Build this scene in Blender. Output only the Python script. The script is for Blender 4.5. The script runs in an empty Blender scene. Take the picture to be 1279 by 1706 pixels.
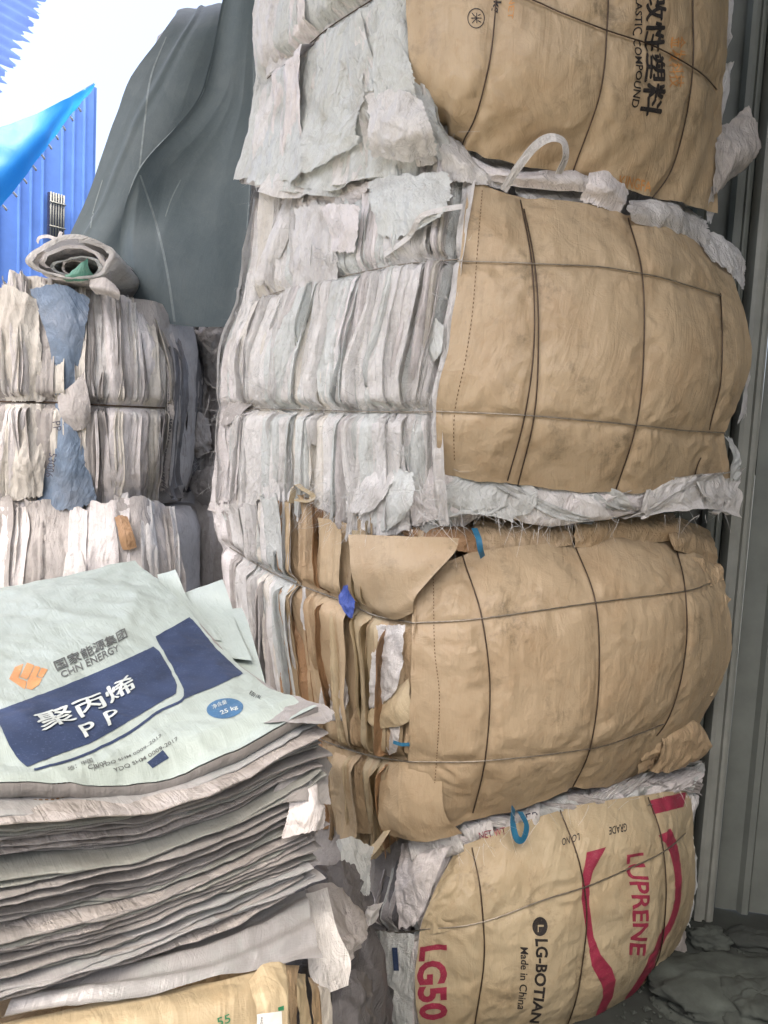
import bpy, bmesh, math, random
import numpy as np
from mathutils import Vector, Matrix

R = math.radians
SC = bpy.context.scene
COL = SC.collection

# ------------------------------------------------------------------ camera, sky, sun, exposure
EYE = 1.62
FPX = 1265.0            # focal length in photograph pixels (1279 wide)
PITCH, ROLL = R(5.0), R(3.0)
cam_d = bpy.data.cameras.new('camera'); cam = bpy.data.objects.new('camera', cam_d); COL.objects.link(cam)
CAM_R = Matrix.Rotation(R(90) - PITCH, 3, 'X') @ Matrix.Rotation(ROLL, 3, 'Z')
cam.matrix_world = Matrix.Translation((0, 0, EYE)) @ CAM_R.to_4x4()
cam_d.sensor_fit = 'HORIZONTAL'; cam_d.sensor_width = 36.0; cam_d.lens = 36.0 * FPX / 1279.0
cam_d.clip_end = 500; cam_d.clip_start = 0.02
SC.camera = cam

SUN_EL, SUN_AZ = R(70), R(200)      # azimuth measured clockwise from +Y: high behind the camera
w = bpy.data.worlds.new('World'); SC.world = w; w.use_nodes = True
nt = w.node_tree
sky = nt.nodes.new('ShaderNodeTexSky'); sky.sky_type = 'NISHITA'; sky.sun_disc = False
sky.sun_elevation = SUN_EL; sky.sun_rotation = SUN_AZ
sky.dust_density = 10.0; sky.air_density = 0.8; sky.ozone_density = 0.3
bg = nt.nodes['Background']; bg.inputs['Strength'].default_value = 0.15
nt.links.new(sky.outputs[0], bg.inputs['Color'])
sd = bpy.data.lights.new('sun', 'SUN'); sd.energy = 0.6; sd.angle = R(35); sd.color = (1.0, 0.95, 0.88)
so = bpy.data.objects.new('sun', sd); COL.objects.link(so)
sdir = Vector((math.sin(SUN_AZ) * math.cos(SUN_EL), math.cos(SUN_AZ) * math.cos(SUN_EL), math.sin(SUN_EL)))
so.rotation_euler = sdir.to_track_quat('Z', 'Y').to_euler(); so.location = sdir * 30
vs = SC.view_settings
vs.view_transform = 'Standard'; vs.look = 'None'; vs.gamma = 1.0; vs.use_curve_mapping = False
vs.exposure = 2.3

# ------------------------------------------------------------------ maths helpers
RM = np.array(CAM_R); CP = np.array([0, 0, EYE])
def P(px, py, d):
    """point at horizontal distance d (world Y) seen at photograph pixel px, py"""
    v = RM @ np.array([(px - 639.5) / FPX, -(py - 853.0) / FPX, -1.0])
    return CP + v * (d / v[1])
def toPx(pts):
    q = (np.asarray(pts) - CP) @ RM
    return np.stack([639.5 + FPX * q[..., 0] / -q[..., 2], 853.0 - FPX * q[..., 1] / -q[..., 2]], -1)

_r = np.random.RandomState(7)
_perm = _r.permutation(256); _perm = np.concatenate([_perm, _perm, _perm])
_grad = _r.normal(size=(256, 3)); _grad /= np.linalg.norm(_grad, axis=1)[:, None]
def noise(p, seed=0):
    p = np.asarray(p, float) + np.array([17.13, 5.71, 9.37]) * (seed % 97 + 1)
    i = np.floor(p).astype(int); f = p - i
    u = f * f * f * (f * (f * 6 - 15) + 10); out = 0
    for dx in (0, 1):
        for dy in (0, 1):
            for dz in (0, 1):
                h = _perm[_perm[_perm[(i[..., 0] + dx) & 255] + ((i[..., 1] + dy) & 255)] + ((i[..., 2] + dz) & 255)] & 255
                g = _grad[h]
                dot = g[..., 0] * (f[..., 0] - dx) + g[..., 1] * (f[..., 1] - dy) + g[..., 2] * (f[..., 2] - dz)
                wx = u[..., 0] if dx else 1 - u[..., 0]
                wy = u[..., 1] if dy else 1 - u[..., 1]
                wz = u[..., 2] if dz else 1 - u[..., 2]
                out = out + dot * wx * wy * wz
    return out * 1.5
def n1(x, seed=0):
    x = np.asarray(x, float)
    return noise(np.stack([x, x * 0 + 3.3, x * 0 + 1.7], -1), seed)
def crumple(p, scale, seed=0, oct=3):
    """sharp-creased relief, about -1..1"""
    p = np.asarray(p) * scale
    wv = np.stack([noise(p * .7, seed + 5), noise(p * .7, seed + 6), noise(p * .7, seed + 7)], -1)
    p = p + wv * .6
    o = 0; a = 1.0; tot = 0
    for k in range(oct):
        o = o + a * (1 - 3.0 * np.abs(noise(p, seed + k * 11))); tot += a
        a *= .5; p = p * 1.93 + 3.1
    return o / tot
def sstep(x): x = np.clip(x, 0, 1); return x * x * (3 - 2 * x)

def cr(C, t):
    """Catmull-Rom along axis 0 of C at t in [0,1] (extrapolates a little)"""
    n = len(C); C = np.concatenate([[2 * C[0] - C[1]], C, [2 * C[-1] - C[-2]]])
    x = np.asarray(t) * (n - 1); i = np.clip(np.floor(x).astype(int), 0, n - 2); f = x - i
    f = f.reshape(f.shape + (1,) * (C.ndim - 1))
    p0, p1, p2, p3 = C[i], C[i + 1], C[i + 2], C[i + 3]
    return .5 * (2 * p1 + (p2 - p0) * f + (2 * p0 - 5 * p1 + 4 * p2 - p3) * f ** 2 + (3 * p1 - p0 - 3 * p2 + p3) * f ** 3)
class Patch:
    """smooth sheet through a grid of world points, rows top to bottom, columns left to right"""
    def __init__(s, rows): s.C = np.array([[P(*c) for c in r] for r in rows])
    def at(s, U, V):
        n, m = s.C.shape[:2]
        U, V = np.broadcast_arrays(np.asarray(U, float), np.asarray(V, float))
        Cu, Cv = s.C, np.clip(V, -.12, 1.12)
        def basis(t, n):
            x = t * (n - 1); i = np.clip(np.floor(x).astype(int), 0, n - 2); f = x - i
            W = [(-f + 2 * f ** 2 - f ** 3) / 2, (2 - 5 * f ** 2 + 3 * f ** 3) / 2, (f + 4 * f ** 2 - 3 * f ** 3) / 2, (-f ** 2 + f ** 3) / 2]
            return i, W
        E = np.concatenate([2 * Cu[:1] - Cu[1:2], Cu, 2 * Cu[-1:] - Cu[-2:-1]], 0)
        E = np.concatenate([2 * E[:, :1] - E[:, 1:2], E, 2 * E[:, -1:] - E[:, -2:-1]], 1)
        iv, Wv = basis(Cv, n); iu, Wu = basis(np.clip(U, -.12, 1.12), m)
        out = 0
        for a in range(4):
            for b in range(4):
                out = out + E[iv + a, iu + b] * (Wv[a] * Wu[b])[..., None]
        return out
    def frame(s, U, V):
        e = 1e-3
        p = s.at(U, V)
        du = s.at(np.asarray(U) + e, V) - s.at(np.asarray(U) - e, V)
        dv = s.at(U, np.asarray(V) + e) - s.at(U, np.asarray(V) - e)
        n = np.cross(dv, du); n /= np.linalg.norm(n, axis=-1, keepdims=True) + 1e-12
        sg = np.sign(np.mean(np.sum(n * (CP - p), -1))) or 1
        return p, n * sg
    def uv(s, px, py):
        g = np.linspace(-.1, 1.1, 61); U, V = np.meshgrid(g, g)
        lo = None
        for it in range(3):
            q = toPx(s.at(U, V)); dd = (q[..., 0] - px) ** 2 + (q[..., 1] - py) ** 2
            k = np.unravel_index(np.argmin(dd), dd.shape); u0, v0 = U[k], V[k]
            h = (g[1] - g[0]) * 1.5 / (12 ** it)
            U, V = np.meshgrid(np.linspace(u0 - h, u0 + h, 25), np.linspace(v0 - h, v0 + h, 25))
        return u0, v0

# ------------------------------------------------------------------ object helpers
def thing(name, label, cat, loc=(0, 0, 0), group=None):
    o = bpy.data.objects.new(name, None); COL.objects.link(o)
    o.location = loc; o.empty_display_size = .05
    o['label'] = label; o['category'] = cat
    if group: o['group'] = group
    o['_o'] = [float(c) for c in loc]
    return o
def tag(o, label, cat, group=None):
    o['label'] = label; o['category'] = cat
    if group: o['group'] = group
    return o
def world_origin(o):
    v = np.zeros(3)
    while o is not None:
        v = v + np.array(o.location); o = o.parent
    return v
def mesh(name, verts, faces, mat, parent=None, uv=None, smooth=True, loc=None, kind=None):
    verts = np.asarray(verts, float).reshape(-1, 3)
    org = world_origin(parent) if parent is not None else np.zeros(3)
    if loc is None: loc = org if parent is not None else np.array([verts[:, 0].mean(), verts[:, 1].mean(), verts[:, 2].min()])
    loc = np.asarray(loc, float)
    me = bpy.data.meshes.new(name)
    me.from_pydata((verts - loc).tolist(), [], faces if isinstance(faces, list) else faces.tolist())
    if uv is not None:
        uv = np.asarray(uv, float).reshape(-1, 2)
        L = me.uv_layers.new(name='uv'); idx = np.zeros(len(me.loops), int); me.loops.foreach_get('vertex_index', idx)
        L.data.foreach_set('uv', uv[idx].ravel())
    if smooth: me.polygons.foreach_set('use_smooth', [True] * len(me.polygons))
    me.materials.append(mat)
    o = bpy.data.objects.new(name, me); COL.objects.link(o)
    if parent is not None: o.parent = parent
    o.location = loc - org
    if kind: o['kind'] = kind
    return o
def gridfaces(nv, nu):
    i = np.arange(nv * nu).reshape(nv, nu)
    return np.stack([i[:-1, :-1], i[1:, :-1], i[1:, 1:], i[:-1, 1:]], -1).reshape(-1, 4)
def arcuv(G, seed):
    du = np.concatenate([np.zeros((G.shape[0], 1)), np.cumsum(np.linalg.norm(np.diff(G, axis=1), axis=-1), 1)], 1)
    dv = np.concatenate([np.zeros((1, G.shape[1])), np.cumsum(np.linalg.norm(np.diff(G, axis=0), axis=-1), 0)], 0)
    r = random.Random(seed)
    return np.stack([du + r.uniform(0, 50), dv + r.uniform(0, 50)], -1)
def tube(name, pts, r, mat, parent=None, n=6, kind=None, cap=True):
    pts = np.asarray(pts, float); m = len(pts)
    T = np.gradient(pts, axis=0); T /= np.linalg.norm(T, axis=1)[:, None] + 1e-12
    ref = np.array([.31, .52, .79]); A = np.cross(T, ref); A /= np.linalg.norm(A, axis=1)[:, None]; B = np.cross(T, A)
    a = np.linspace(0, 2 * math.pi, n, endpoint=False); rr = np.broadcast_to(np.asarray(r, float), (m,))
    V = pts[:, None] + rr[:, None, None] * (np.cos(a)[None, :, None] * A[:, None] + np.sin(a)[None, :, None] * B[:, None])
    f = []
    for i in range(m - 1):
        for k in range(n): f.append([i * n + k, i * n + (k + 1) % n, (i + 1) * n + (k + 1) % n, (i + 1) * n + k])
    if cap: f.append(list(range(n))[::-1]); f.append([(m - 1) * n + k for k in range(n)])
    return mesh(name, V.reshape(-1, 3), f, mat, parent, kind=kind)
def box_vf(c, sx, sy, sz, rz=0):
    c = np.array(c); co, si = math.cos(rz), math.sin(rz)
    v = [c + np.array([x * sx / 2 * co - y * sy / 2 * si, x * sx / 2 * si + y * sy / 2 * co, z * sz / 2]) for z in (-1, 1) for x, y in ((-1, -1), (1, -1), (1, 1), (-1, 1))]
    f = [[3, 2, 1, 0], [4, 5, 6, 7], [0, 1, 5, 4], [1, 2, 6, 5], [2, 3, 7, 6], [3, 0, 4, 7]]
    return v, f
def box(name, c, sx, sy, sz, mat, parent=None, rz=0):
    v, f = box_vf(c, sx, sy, sz, rz); return mesh(name, v, f, mat, parent, smooth=False)

# ------------------------------------------------------------------ materials
MATS = {}
def nodes(name):
    m = bpy.data.materials.new(name); m.use_nodes = True; n = m.node_tree
    return m, n, n.nodes['Principled BSDF']
def N(n, t, **k):
    x = n.nodes.new(t)
    for a, b in k.items():
        if a in x.inputs: x.inputs[a].default_value = b
        else: setattr(x, a, b)
    return x
def vmap(n, src, scale):
    m = n.nodes.new('ShaderNodeMapping'); m.inputs['Scale'].default_value = scale; n.links.new(src, m.inputs['Vector']); return m.outputs[0]
def ramp(n, fac, stops):
    r = n.nodes.new('ShaderNodeValToRGB'); e = r.color_ramp.elements
    e[0].position, e[0].color = stops[0][0], (*stops[0][1], 1); e[1].position, e[1].color = stops[1][0], (*stops[1][1], 1)
    for p, c in stops[2:]: x = e.new(p); x.color = (*c, 1)
    n.links.new(fac, r.inputs[0]); return r.outputs[0]
def mix(n, fac, a, b, typ='MIX'):
    x = n.nodes.new('ShaderNodeMix'); x.data_type = 'RGBA'; x.blend_type = typ
    for s, v in ((x.inputs[0], fac), (x.inputs[6], a), (x.inputs[7], b)):
        if hasattr(v, 'node'): n.links.new(v, s)
        else: s.default_value = v if isinstance(v, float) else (*v, 1)
    return x.outputs[2]
def g(c, k): return tuple(max(0, min(1, x * k)) for x in c)
def sack_mat(name, col, dirt=(.25, .21, .17), dirt_amt=.5, rough=.45, fibre=.35, bump=.35, wrinkle=.5, spec=.4, trans=0.0, wscale=1.0, stain=0.0):
    m, n, b = nodes(name)
    tc = n.nodes.new('ShaderNodeTexCoord'); uv = tc.outputs['UV']; ob = tc.outputs['Object']
    oi = n.nodes.new('ShaderNodeObjectInfo')
    fib = N(n, 'ShaderNodeTexNoise', Scale=1.0, Detail=3.0, Roughness=.6); n.links.new(vmap(n, uv, (420, 26, 1)), fib.inputs['Vector'])
    fib2 = N(n, 'ShaderNodeTexNoise', Scale=1.0, Detail=2.0); n.links.new(vmap(n, uv, (24, 330, 1)), fib2.inputs['Vector'])
    big = N(n, 'ShaderNodeTexNoise', Scale=6.0, Detail=6.0, Roughness=.62, Distortion=.4); n.links.new(ob, big.inputs['Vector'])
    mid = N(n, 'ShaderNodeTexNoise', Scale=26.0, Detail=5.0, Roughness=.65, Distortion=.8); n.links.new(ob, mid.inputs['Vector'])
    c = ramp(n, oi.outputs['Random'], [(0, g(col, .9)), (1, g(col, 1.06)), (.5, col)])
    c = mix(n, ramp(n, fib.outputs[0], [(.38, (0, 0, 0)), (.66, (fibre,) * 3)]), c, g(col, .72))
    c = mix(n, ramp(n, big.outputs[0], [(.46, (0, 0, 0)), (.78, (dirt_amt,) * 3)]), c, dirt)
    c = mix(n, ramp(n, mid.outputs[0], [(.54, (0, 0, 0)), (.78, (dirt_amt * .8,) * 3)]), c, dirt)
    if stain:
        sp = N(n, 'ShaderNodeTexNoise', Scale=9.0, Detail=8.0, Roughness=.75, Distortion=.2); n.links.new(ob, sp.inputs['Vector'])
        ms = N(n, 'ShaderNodeTexNoise', Scale=2.6, Detail=1.0); n.links.new(ob, ms.inputs['Vector'])
        mm = n.nodes.new('ShaderNodeMath'); mm.operation = 'MULTIPLY'
        n.links.new(ramp(n, sp.outputs[0], [(.53, (0,) * 3), (.64, (1,) * 3)]), mm.inputs[0]); n.links.new(ramp(n, ms.outputs[0], [(.48, (0,) * 3), (.64, (stain,) * 3)]), mm.inputs[1])
        c = mix(n, mm.outputs[0], c, (.16, .125, .075))
    n.links.new(c, b.inputs['Base Color'])
    b.inputs['Specular IOR Level'].default_value = spec
    rr = N(n, 'ShaderNodeMapRange'); rr.inputs[3].default_value = rough - .1; rr.inputs[4].default_value = rough + .18
    n.links.new(mid.outputs[0], rr.inputs[0]); n.links.new(rr.outputs[0], b.inputs['Roughness'])
    # relief: creases + weave threads
    w1 = N(n, 'ShaderNodeTexNoise', Scale=7.0 * wscale, Detail=2.5, Roughness=.5, Distortion=.7)
    n.links.new(vmap(n, ob, (1, 1, .55)), w1.inputs['Vector'])
    s1 = n.nodes.new('ShaderNodeMath'); s1.operation = 'SUBTRACT'; s1.inputs[1].default_value = .5; n.links.new(w1.outputs[0], s1.inputs[0])
    s2 = n.nodes.new('ShaderNodeMath'); s2.operation = 'ABSOLUTE'; n.links.new(s1.outputs[0], s2.inputs[0])
    b1 = N(n, 'ShaderNodeBump', Strength=wrinkle, Distance=.05); n.links.new(s2.outputs[0], b1.inputs['Height'])
    b2 = N(n, 'ShaderNodeBump', Strength=wrinkle * .5, Distance=.005); n.links.new(mid.outputs[0], b2.inputs['Height']); n.links.new(b1.outputs[0], b2.inputs['Normal'])
    lw = N(n, 'ShaderNodeTexNoise', Scale=1.0, Detail=3.0, Roughness=.55, Distortion=.6); n.links.new(vmap(n, uv, (34 * wscale, 7 * wscale, 1)), lw.inputs['Vector'])
    lw2 = N(n, 'ShaderNodeTexNoise', Scale=24.0 * wscale, Detail=3.0, Roughness=.6, Distortion=1.2); n.links.new(ob, lw2.inputs['Vector'])
    prev = b2
    for src, dist, k_ in ((lw, .016, 1.0), (lw2, .012, .8)):
        t1 = n.nodes.new('ShaderNodeMath'); t1.operation = 'SUBTRACT'; t1.inputs[1].default_value = .5; n.links.new(src.outputs[0], t1.inputs[0])
        t2 = n.nodes.new('ShaderNodeMath'); t2.operation = 'ABSOLUTE'; n.links.new(t1.outputs[0], t2.inputs[0])
        bb_ = N(n, 'ShaderNodeBump', Strength=min(1.0, wrinkle * k_ * 1.3), Distance=dist); n.links.new(t2.outputs[0], bb_.inputs['Height']); n.links.new(prev.outputs[0], bb_.inputs['Normal']); prev = bb_
    b2 = prev
    ad = n.nodes.new('ShaderNodeMath'); n.links.new(fib.outputs[0], ad.inputs[0]); n.links.new(fib2.outputs[0], ad.inputs[1])
    b3 = N(n, 'ShaderNodeBump', Strength=bump, Distance=.0012); n.links.new(ad.outputs[0], b3.inputs['Height']); n.links.new(b2.outputs[0], b3.inputs['Normal'])
    n.links.new(b3.outputs[0], b.inputs['Normal'])
    if trans:
        t = n.nodes.new('ShaderNodeBsdfTranslucent'); n.links.new(c, t.inputs[0]); n.links.new(b3.outputs[0], t.inputs['Normal'])
        mx = n.nodes.new('ShaderNodeMixShader'); mx.inputs[0].default_value = trans
        n.links.new(b.outputs[0], mx.inputs[1]); n.links.new(t.outputs[0], mx.inputs[2])
        n.links.new(mx.outputs[0], n.nodes['Material Output'].inputs[0])
    MATS[name] = m; return m
def plain(name, col, rough=.6, var=.25, scale=30, metal=0.0, bump=.2, spec=.4):
    m, n, b = nodes(name)
    tc = n.nodes.new('ShaderNodeTexCoord')
    t = N(n, 'ShaderNodeTexNoise', Scale=float(scale), Detail=6.0, Roughness=.6); n.links.new(tc.outputs['Object'], t.inputs['Vector'])
    n.links.new(ramp(n, t.outputs[0], [(.3, g(col, 1 - var)), (.7, g(col, 1 + var))]), b.inputs['Base Color'])
    b.inputs['Roughness'].default_value = rough; b.inputs['Metallic'].default_value = metal; b.inputs['Specular IOR Level'].default_value = spec
    bp = N(n, 'ShaderNodeBump', Strength=bump, Distance=.005); n.links.new(t.outputs[0], bp.inputs['Height']); n.links.new(bp.outputs[0], b.inputs['Normal'])
    MATS[name] = m; return m
def print_mat(name, col, worn=.35, base=None):
    """ink printed on a sack, worn through in specks"""
    m, n, b = nodes(name)
    tc = n.nodes.new('ShaderNodeTexCoord')
    t = N(n, 'ShaderNodeTexNoise', Scale=240.0, Detail=3.0, Roughness=.7); n.links.new(tc.outputs['Object'], t.inputs['Vector'])
    t2 = N(n, 'ShaderNodeTexNoise', Scale=14.0, Detail=4.0); n.links.new(tc.outputs['Object'], t2.inputs['Vector'])
    c = ramp(n, t2.outputs[0], [(.3, g(col, .8)), (.7, g(col, 1.2))])
    c = mix(n, ramp(n, t.outputs[0], [(.55, (0,) * 3), (.75, (worn,) * 3)]), c, base or (.45, .45, .42))
    n.links.new(c, b.inputs['Base Color']); b.inputs['Roughness'].default_value = .48; b.inputs['Specular IOR Level'].default_value = .35
    MATS[name] = m; return m

WH = sack_mat('white woven plastic', (.74, .73, .70), dirt_amt=.5, wrinkle=.6, fibre=.5, bump=.6, trans=.25)
GR = sack_mat('pale green woven plastic', (.655, .685, .655), dirt_amt=.5, wrinkle=.6, fibre=.5, bump=.6, trans=.25)
PK = sack_mat('pinkish grey woven plastic', (.70, .67, .65), dirt_amt=.45, wrinkle=.5, fibre=.5, bump=.6, trans=.1)
BE = sack_mat('cream woven plastic', (.65, .62, .55), dirt_amt=.5, wrinkle=.5, fibre=.5, bump=.6, trans=.1)
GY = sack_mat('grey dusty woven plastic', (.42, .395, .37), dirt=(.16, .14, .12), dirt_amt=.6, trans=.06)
DG = sack_mat('dark grey dusty and shaded plastic', (.145, .14, .14), dirt=(.07, .065, .06), dirt_amt=.6)  # dark sacks' colour, also used for shade on the left bale's side
BLU = sack_mat('bright blue woven plastic', (.05, .09, .33), dirt_amt=.2)
HEM = plain('pale tarpaulin selvedge', (.19, .225, .225), rough=.7, bump=0)
EAVE = plain('blue eave steel', (.045, .085, .32), rough=.85, var=.15, scale=6, bump=0, spec=.1)
BL = sack_mat('faded blue woven plastic', (.16, .22, .30), dirt=(.22, .22, .22), dirt_amt=.45)
TAN = sack_mat('tan laminated paper', (.42, .325, .205), dirt=(.30, .20, .105), dirt_amt=.55, fibre=.16, bump=.2, wrinkle=.28, spec=.35, stain=.72, wscale=.7)
TAN2 = sack_mat('crumpled tan paper', (.40, .30, .185), dirt=(.30, .19, .10), dirt_amt=.5, fibre=.2, bump=.15, wrinkle=.5, spec=.3, stain=.5)
TANP = sack_mat('pale tan laminated paper', (.44, .365, .235), dirt=(.33, .24, .13), dirt_amt=.55, fibre=.16, bump=.2, wrinkle=.3, spec=.35, stain=.72, wscale=.7)
BRN = sack_mat('brown paper edge', (.36, .22, .115), dirt=(.2, .12, .07), dirt_amt=.5, wrinkle=.6)
MINT = sack_mat('mint white coated sack', (.385, .45, .41), dirt=(.29, .33, .295), dirt_amt=.35, fibre=.16, bump=.3, wrinkle=.14, spec=.5, rough=.36)
PILE = sack_mat('dusty grey pink sack', (.29, .278, .262), dirt=(.165, .15, .135), dirt_amt=.6, wrinkle=.22)
PILEG = sack_mat('dusty grey green sack', (.285, .295, .265), dirt=(.175, .165, .14), dirt_amt=.5, wrinkle=.22)
PILES = sack_mat('shiny grey film sack', (.33, .325, .32), dirt=(.26, .31, .29), dirt_amt=.5, rough=.3, wrinkle=.18, spec=.8)
TARP = sack_mat('dark green tarpaulin cloth', (.115, .145, .15), dirt=(.165, .19, .19), dirt_amt=.55, fibre=.3, wrinkle=.1, rough=.6, spec=.25, trans=.12)
BTARP = sack_mat('blue tarpaulin', (.02, .25, .62), dirt=(.05, .3, .6), dirt_amt=.3, wrinkle=.1, rough=.4, trans=.45)
BSHEET = plain('blue painted steel', (.10, .215, .56), rough=.5, var=.12, scale=4, bump=.02)
WALL = plain('grey green painted steel', (.125, .138, .122), rough=.55, var=.2, scale=5, bump=.03)
POST = plain('pale grey steel post', (.20, .21, .185), rough=.5, var=.15, scale=9, bump=.05)
WIRE = plain('rusty baling wire', (.075, .052, .036), rough=.45, var=.4, scale=60, metal=.6)
WIREL = plain('bright baling wire', (.30, .27, .22), rough=.35, var=.35, scale=60, metal=.8)
FIB = plain('white plastic fibre', (.55, .55, .53), rough=.5, var=.1, bump=0)
FIBG = plain('grey plastic fibre', (.36, .35, .33), rough=.5, var=.2, bump=0)
BSTRAP = plain('blue plastic strap', (.02, .12, .21), rough=.4, var=.2, scale=40)
STITCH = plain('brown stitching thread', (.13, .075, .035), rough=.8)
GROUND = plain('dusty dark concrete', (.028, .033, .029), rough=.9, var=.45, scale=4, bump=.6)
BOUNCE = plain('pale light bounce floor', (.34, .32, .28), rough=.9, var=.2, scale=2, bump=.3)  # pale colour for the added light-bouncing floor
RUB = plain('grey green concrete lump', (.045, .053, .046), rough=.95, var=.35, scale=14, bump=1.0)
FILM = sack_mat('dirty clear film', (.06, .064, .058), dirt=(.03, .03, .028), dirt_amt=.6, rough=.4, spec=.5, wrinkle=.6)
DARKM = plain('dark steel bar', (.03, .04, .09), rough=.5)
INK_K = print_mat('black ink', (.022, .02, .02), .25, (.4, .28, .16))
INK_G = print_mat('faded grey ink', (.10, .105, .10), .45, (.45, .52, .47))
INK_N = print_mat('navy ink', (.027, .042, .088), .5, (.13, .17, .26))
INK_B = print_mat('blue ink', (.05, .13, .24), .4, (.3, .4, .45))
INK_O = print_mat('orange ink', (.55, .27, .11), .45, (.5, .5, .42))
INK_F = print_mat('faded orange ink', (.50, .24, .075), .8, (.46, .31, .16))
INK_M = print_mat('crimson ink', (.25, .026, .055), .35, (.45, .25, .17))
INK_W = print_mat('white ink', (.50, .55, .52), .25, (.4, .45, .5))
INK_D = print_mat('dark violet ink', (.05, .05, .07), .4, (.4, .4, .4))
INK_E = print_mat('green ink', (.03, .20, .09), .3, (.4, .4, .3))
WH_P = plain('white paper label', (.66, .67, .64), rough=.6, var=.06)

# ------------------------------------------------------------------ sheets, wires, prints
class Wire:
    """baling wire laid on a patch through photograph pixels"""
    def __init__(s, patch, pix, off=.003):
        uv = np.array([patch.uv(*q) for q in pix]); t = np.linspace(0, 1, 14 * len(pix))
        q = cr(uv, t); p, n = patch.frame(q[:, 0], q[:, 1]); s.pts = p + n * off
def wdist(G, wires):
    d = np.full(G.shape[:-1], 9.0)
    for wv in wires:
        Q = wv.pts[::3]
        a, b = Q[:-1], Q[1:]; ab = b - a
        for k in range(len(a)):
            t = np.clip(((G - a[k]) @ ab[k]) / (ab[k] @ ab[k] + 1e-12), 0, 1)
            d = np.minimum(d, np.linalg.norm(G - a[k] - t[..., None] * ab[k], axis=-1))
    return d
def smooth_sheet(parent, name, patch, mat, nu, nv, seed, amp=.004, scale=7., low=.006, wires=(), groove=.012, gw=.06, ragged=0., off=0., aniso=(1, 1, 1), extra=None, urange=(0, 1), vrange=(0, 1), oct=2, saw=0.0):
    U, V = np.meshgrid(np.linspace(*urange, nu), np.linspace(*vrange, nv))
    A, B = (U - urange[0]) / (urange[1] - urange[0]), (V - vrange[0]) / (vrange[1] - vrange[0])
    if ragged:
        eu = n1(V * 9, seed) + .6 * n1(V * 31, seed + 1); ev = n1(U * 9, seed + 2) + .6 * n1(U * 33, seed + 3)
        U = U + ragged * (eu * (A > .5) * np.abs(2 * A - 1) ** 4 + n1(V * 8, seed + 4) * (A < .5) * np.abs(2 * A - 1) ** 4)
        V = V + ragged * (ev * (B > .5) * np.abs(2 * B - 1) ** 4 + n1(U * 10, seed + 5) * (B < .5) * np.abs(2 * B - 1) ** 4)
    if saw:
        rz = np.random.RandomState(seed); V = V + saw * (rz.rand(1, nu) - .3) * (B > .995); U = U + saw * (rz.rand(nv, 1) - .3) * (A > .995) - saw * (rz.rand(nv, 1) - .3) * (A < .005)
    p, n = patch.frame(U, V)
    an = np.array(aniso)
    disp = amp * crumple(p * an, scale, seed, oct) + low * noise(p * 4, seed + 3) + amp * .22 * noise(p * an * scale * 3.1, seed + 9)
    if extra is not None: disp = disp + extra(A, B, p)
    if wires:
        d = wdist(p, wires)
        k = np.exp(-(d / .011) ** 2)
        # folds that radiate from the wires
        rad = np.exp(-d / .08) * .008 * crumple(p * an, scale * 2.2, seed + 21, 2)
        disp = (disp + rad + groove * (1 - np.exp(-d / gw)) - groove * .35) * (1 - k) + (-.003) * k
    G = p + n * (disp + off)[..., None]
    o = mesh(name, G.reshape(-1, 3), gridfaces(nv, nu), mat, parent, uv=arcuv(G, seed))
    o['_'] = 0; del o['_']
    return o, Grid(G, n)
class Grid:
    def __init__(s, G, n): s.G, s.n, s.px = G, n, toPx(G)
    def uv(s, px, py):
        nv, nu = s.G.shape[:2]
        d = (s.px[..., 0] - px) ** 2 + (s.px[..., 1] - py) ** 2
        i, j = np.unravel_index(np.argmin(d), d.shape)
        i2 = min(max(i, 1), nv - 2); j2 = min(max(j, 1), nu - 2)
        Ju = (s.px[i2, j2 + 1] - s.px[i2, j2 - 1]) / 2; Jv = (s.px[i2 + 1, j2] - s.px[i2 - 1, j2]) / 2
        try: a = np.linalg.solve(np.stack([Ju, Jv], 1), np.array([px, py]) - s.px[i, j])
        except Exception: a = np.zeros(2)
        a = np.clip(a, -3, 3)
        return np.array([j + a[0], i + a[1]])
    def at(s, q, off):
        nv, nu = s.G.shape[:2]
        x = np.clip(q[:, 0], 0, nu - 1.0001); y = np.clip(q[:, 1], 0, nv - 1.0001)
        j, i = np.floor(x).astype(int), np.floor(y).astype(int); fx, fy = (x - j)[:, None], (y - i)[:, None]
        def bl(M): return (M[i, j] * (1 - fx) + M[i, j + 1] * fx) * (1 - fy) + (M[i + 1, j] * (1 - fx) + M[i + 1, j + 1] * fx) * fy
        return bl(s.G) + bl(s.n) * off
def lay(name, grid, V2, F, mat, parent, off=.0012):
    v, f = lay_vf(grid, V2, F, off); return mesh(name, v, f, mat, parent)
def lay_vf(grid, V2, F, off):
    """lay a flat figure, given in grid coordinates, on the sheet"""
    bm = bmesh.new()
    vs_ = [bm.verts.new((v[0], v[1], 0)) for v in V2]
    for f in F:
        try: bm.faces.new([vs_[i] for i in f])
        except ValueError: pass
    lo, hi = np.min(V2, 0), np.max(V2, 0)
    for ax in (0, 1):
        for k in range(math.ceil(lo[ax]), math.floor(hi[ax]) + 1):
            no = (1, 0, 0) if ax == 0 else (0, 1, 0); co = (k, 0, 0) if ax == 0 else (0, k, 0)
            bmesh.ops.bisect_plane(bm, geom=bm.verts[:] + bm.edges[:] + bm.faces[:], plane_co=co, plane_no=no, dist=1e-6)
    bmesh.ops.triangulate(bm, faces=bm.faces[:])
    bm.verts.index_update()
    q = np.array([v.co[:2] for v in bm.verts]); fs = [[v.index for v in f.verts] for f in bm.faces]
    bm.free()
    return grid.at(q, off), fs
_txt = {}
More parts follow.
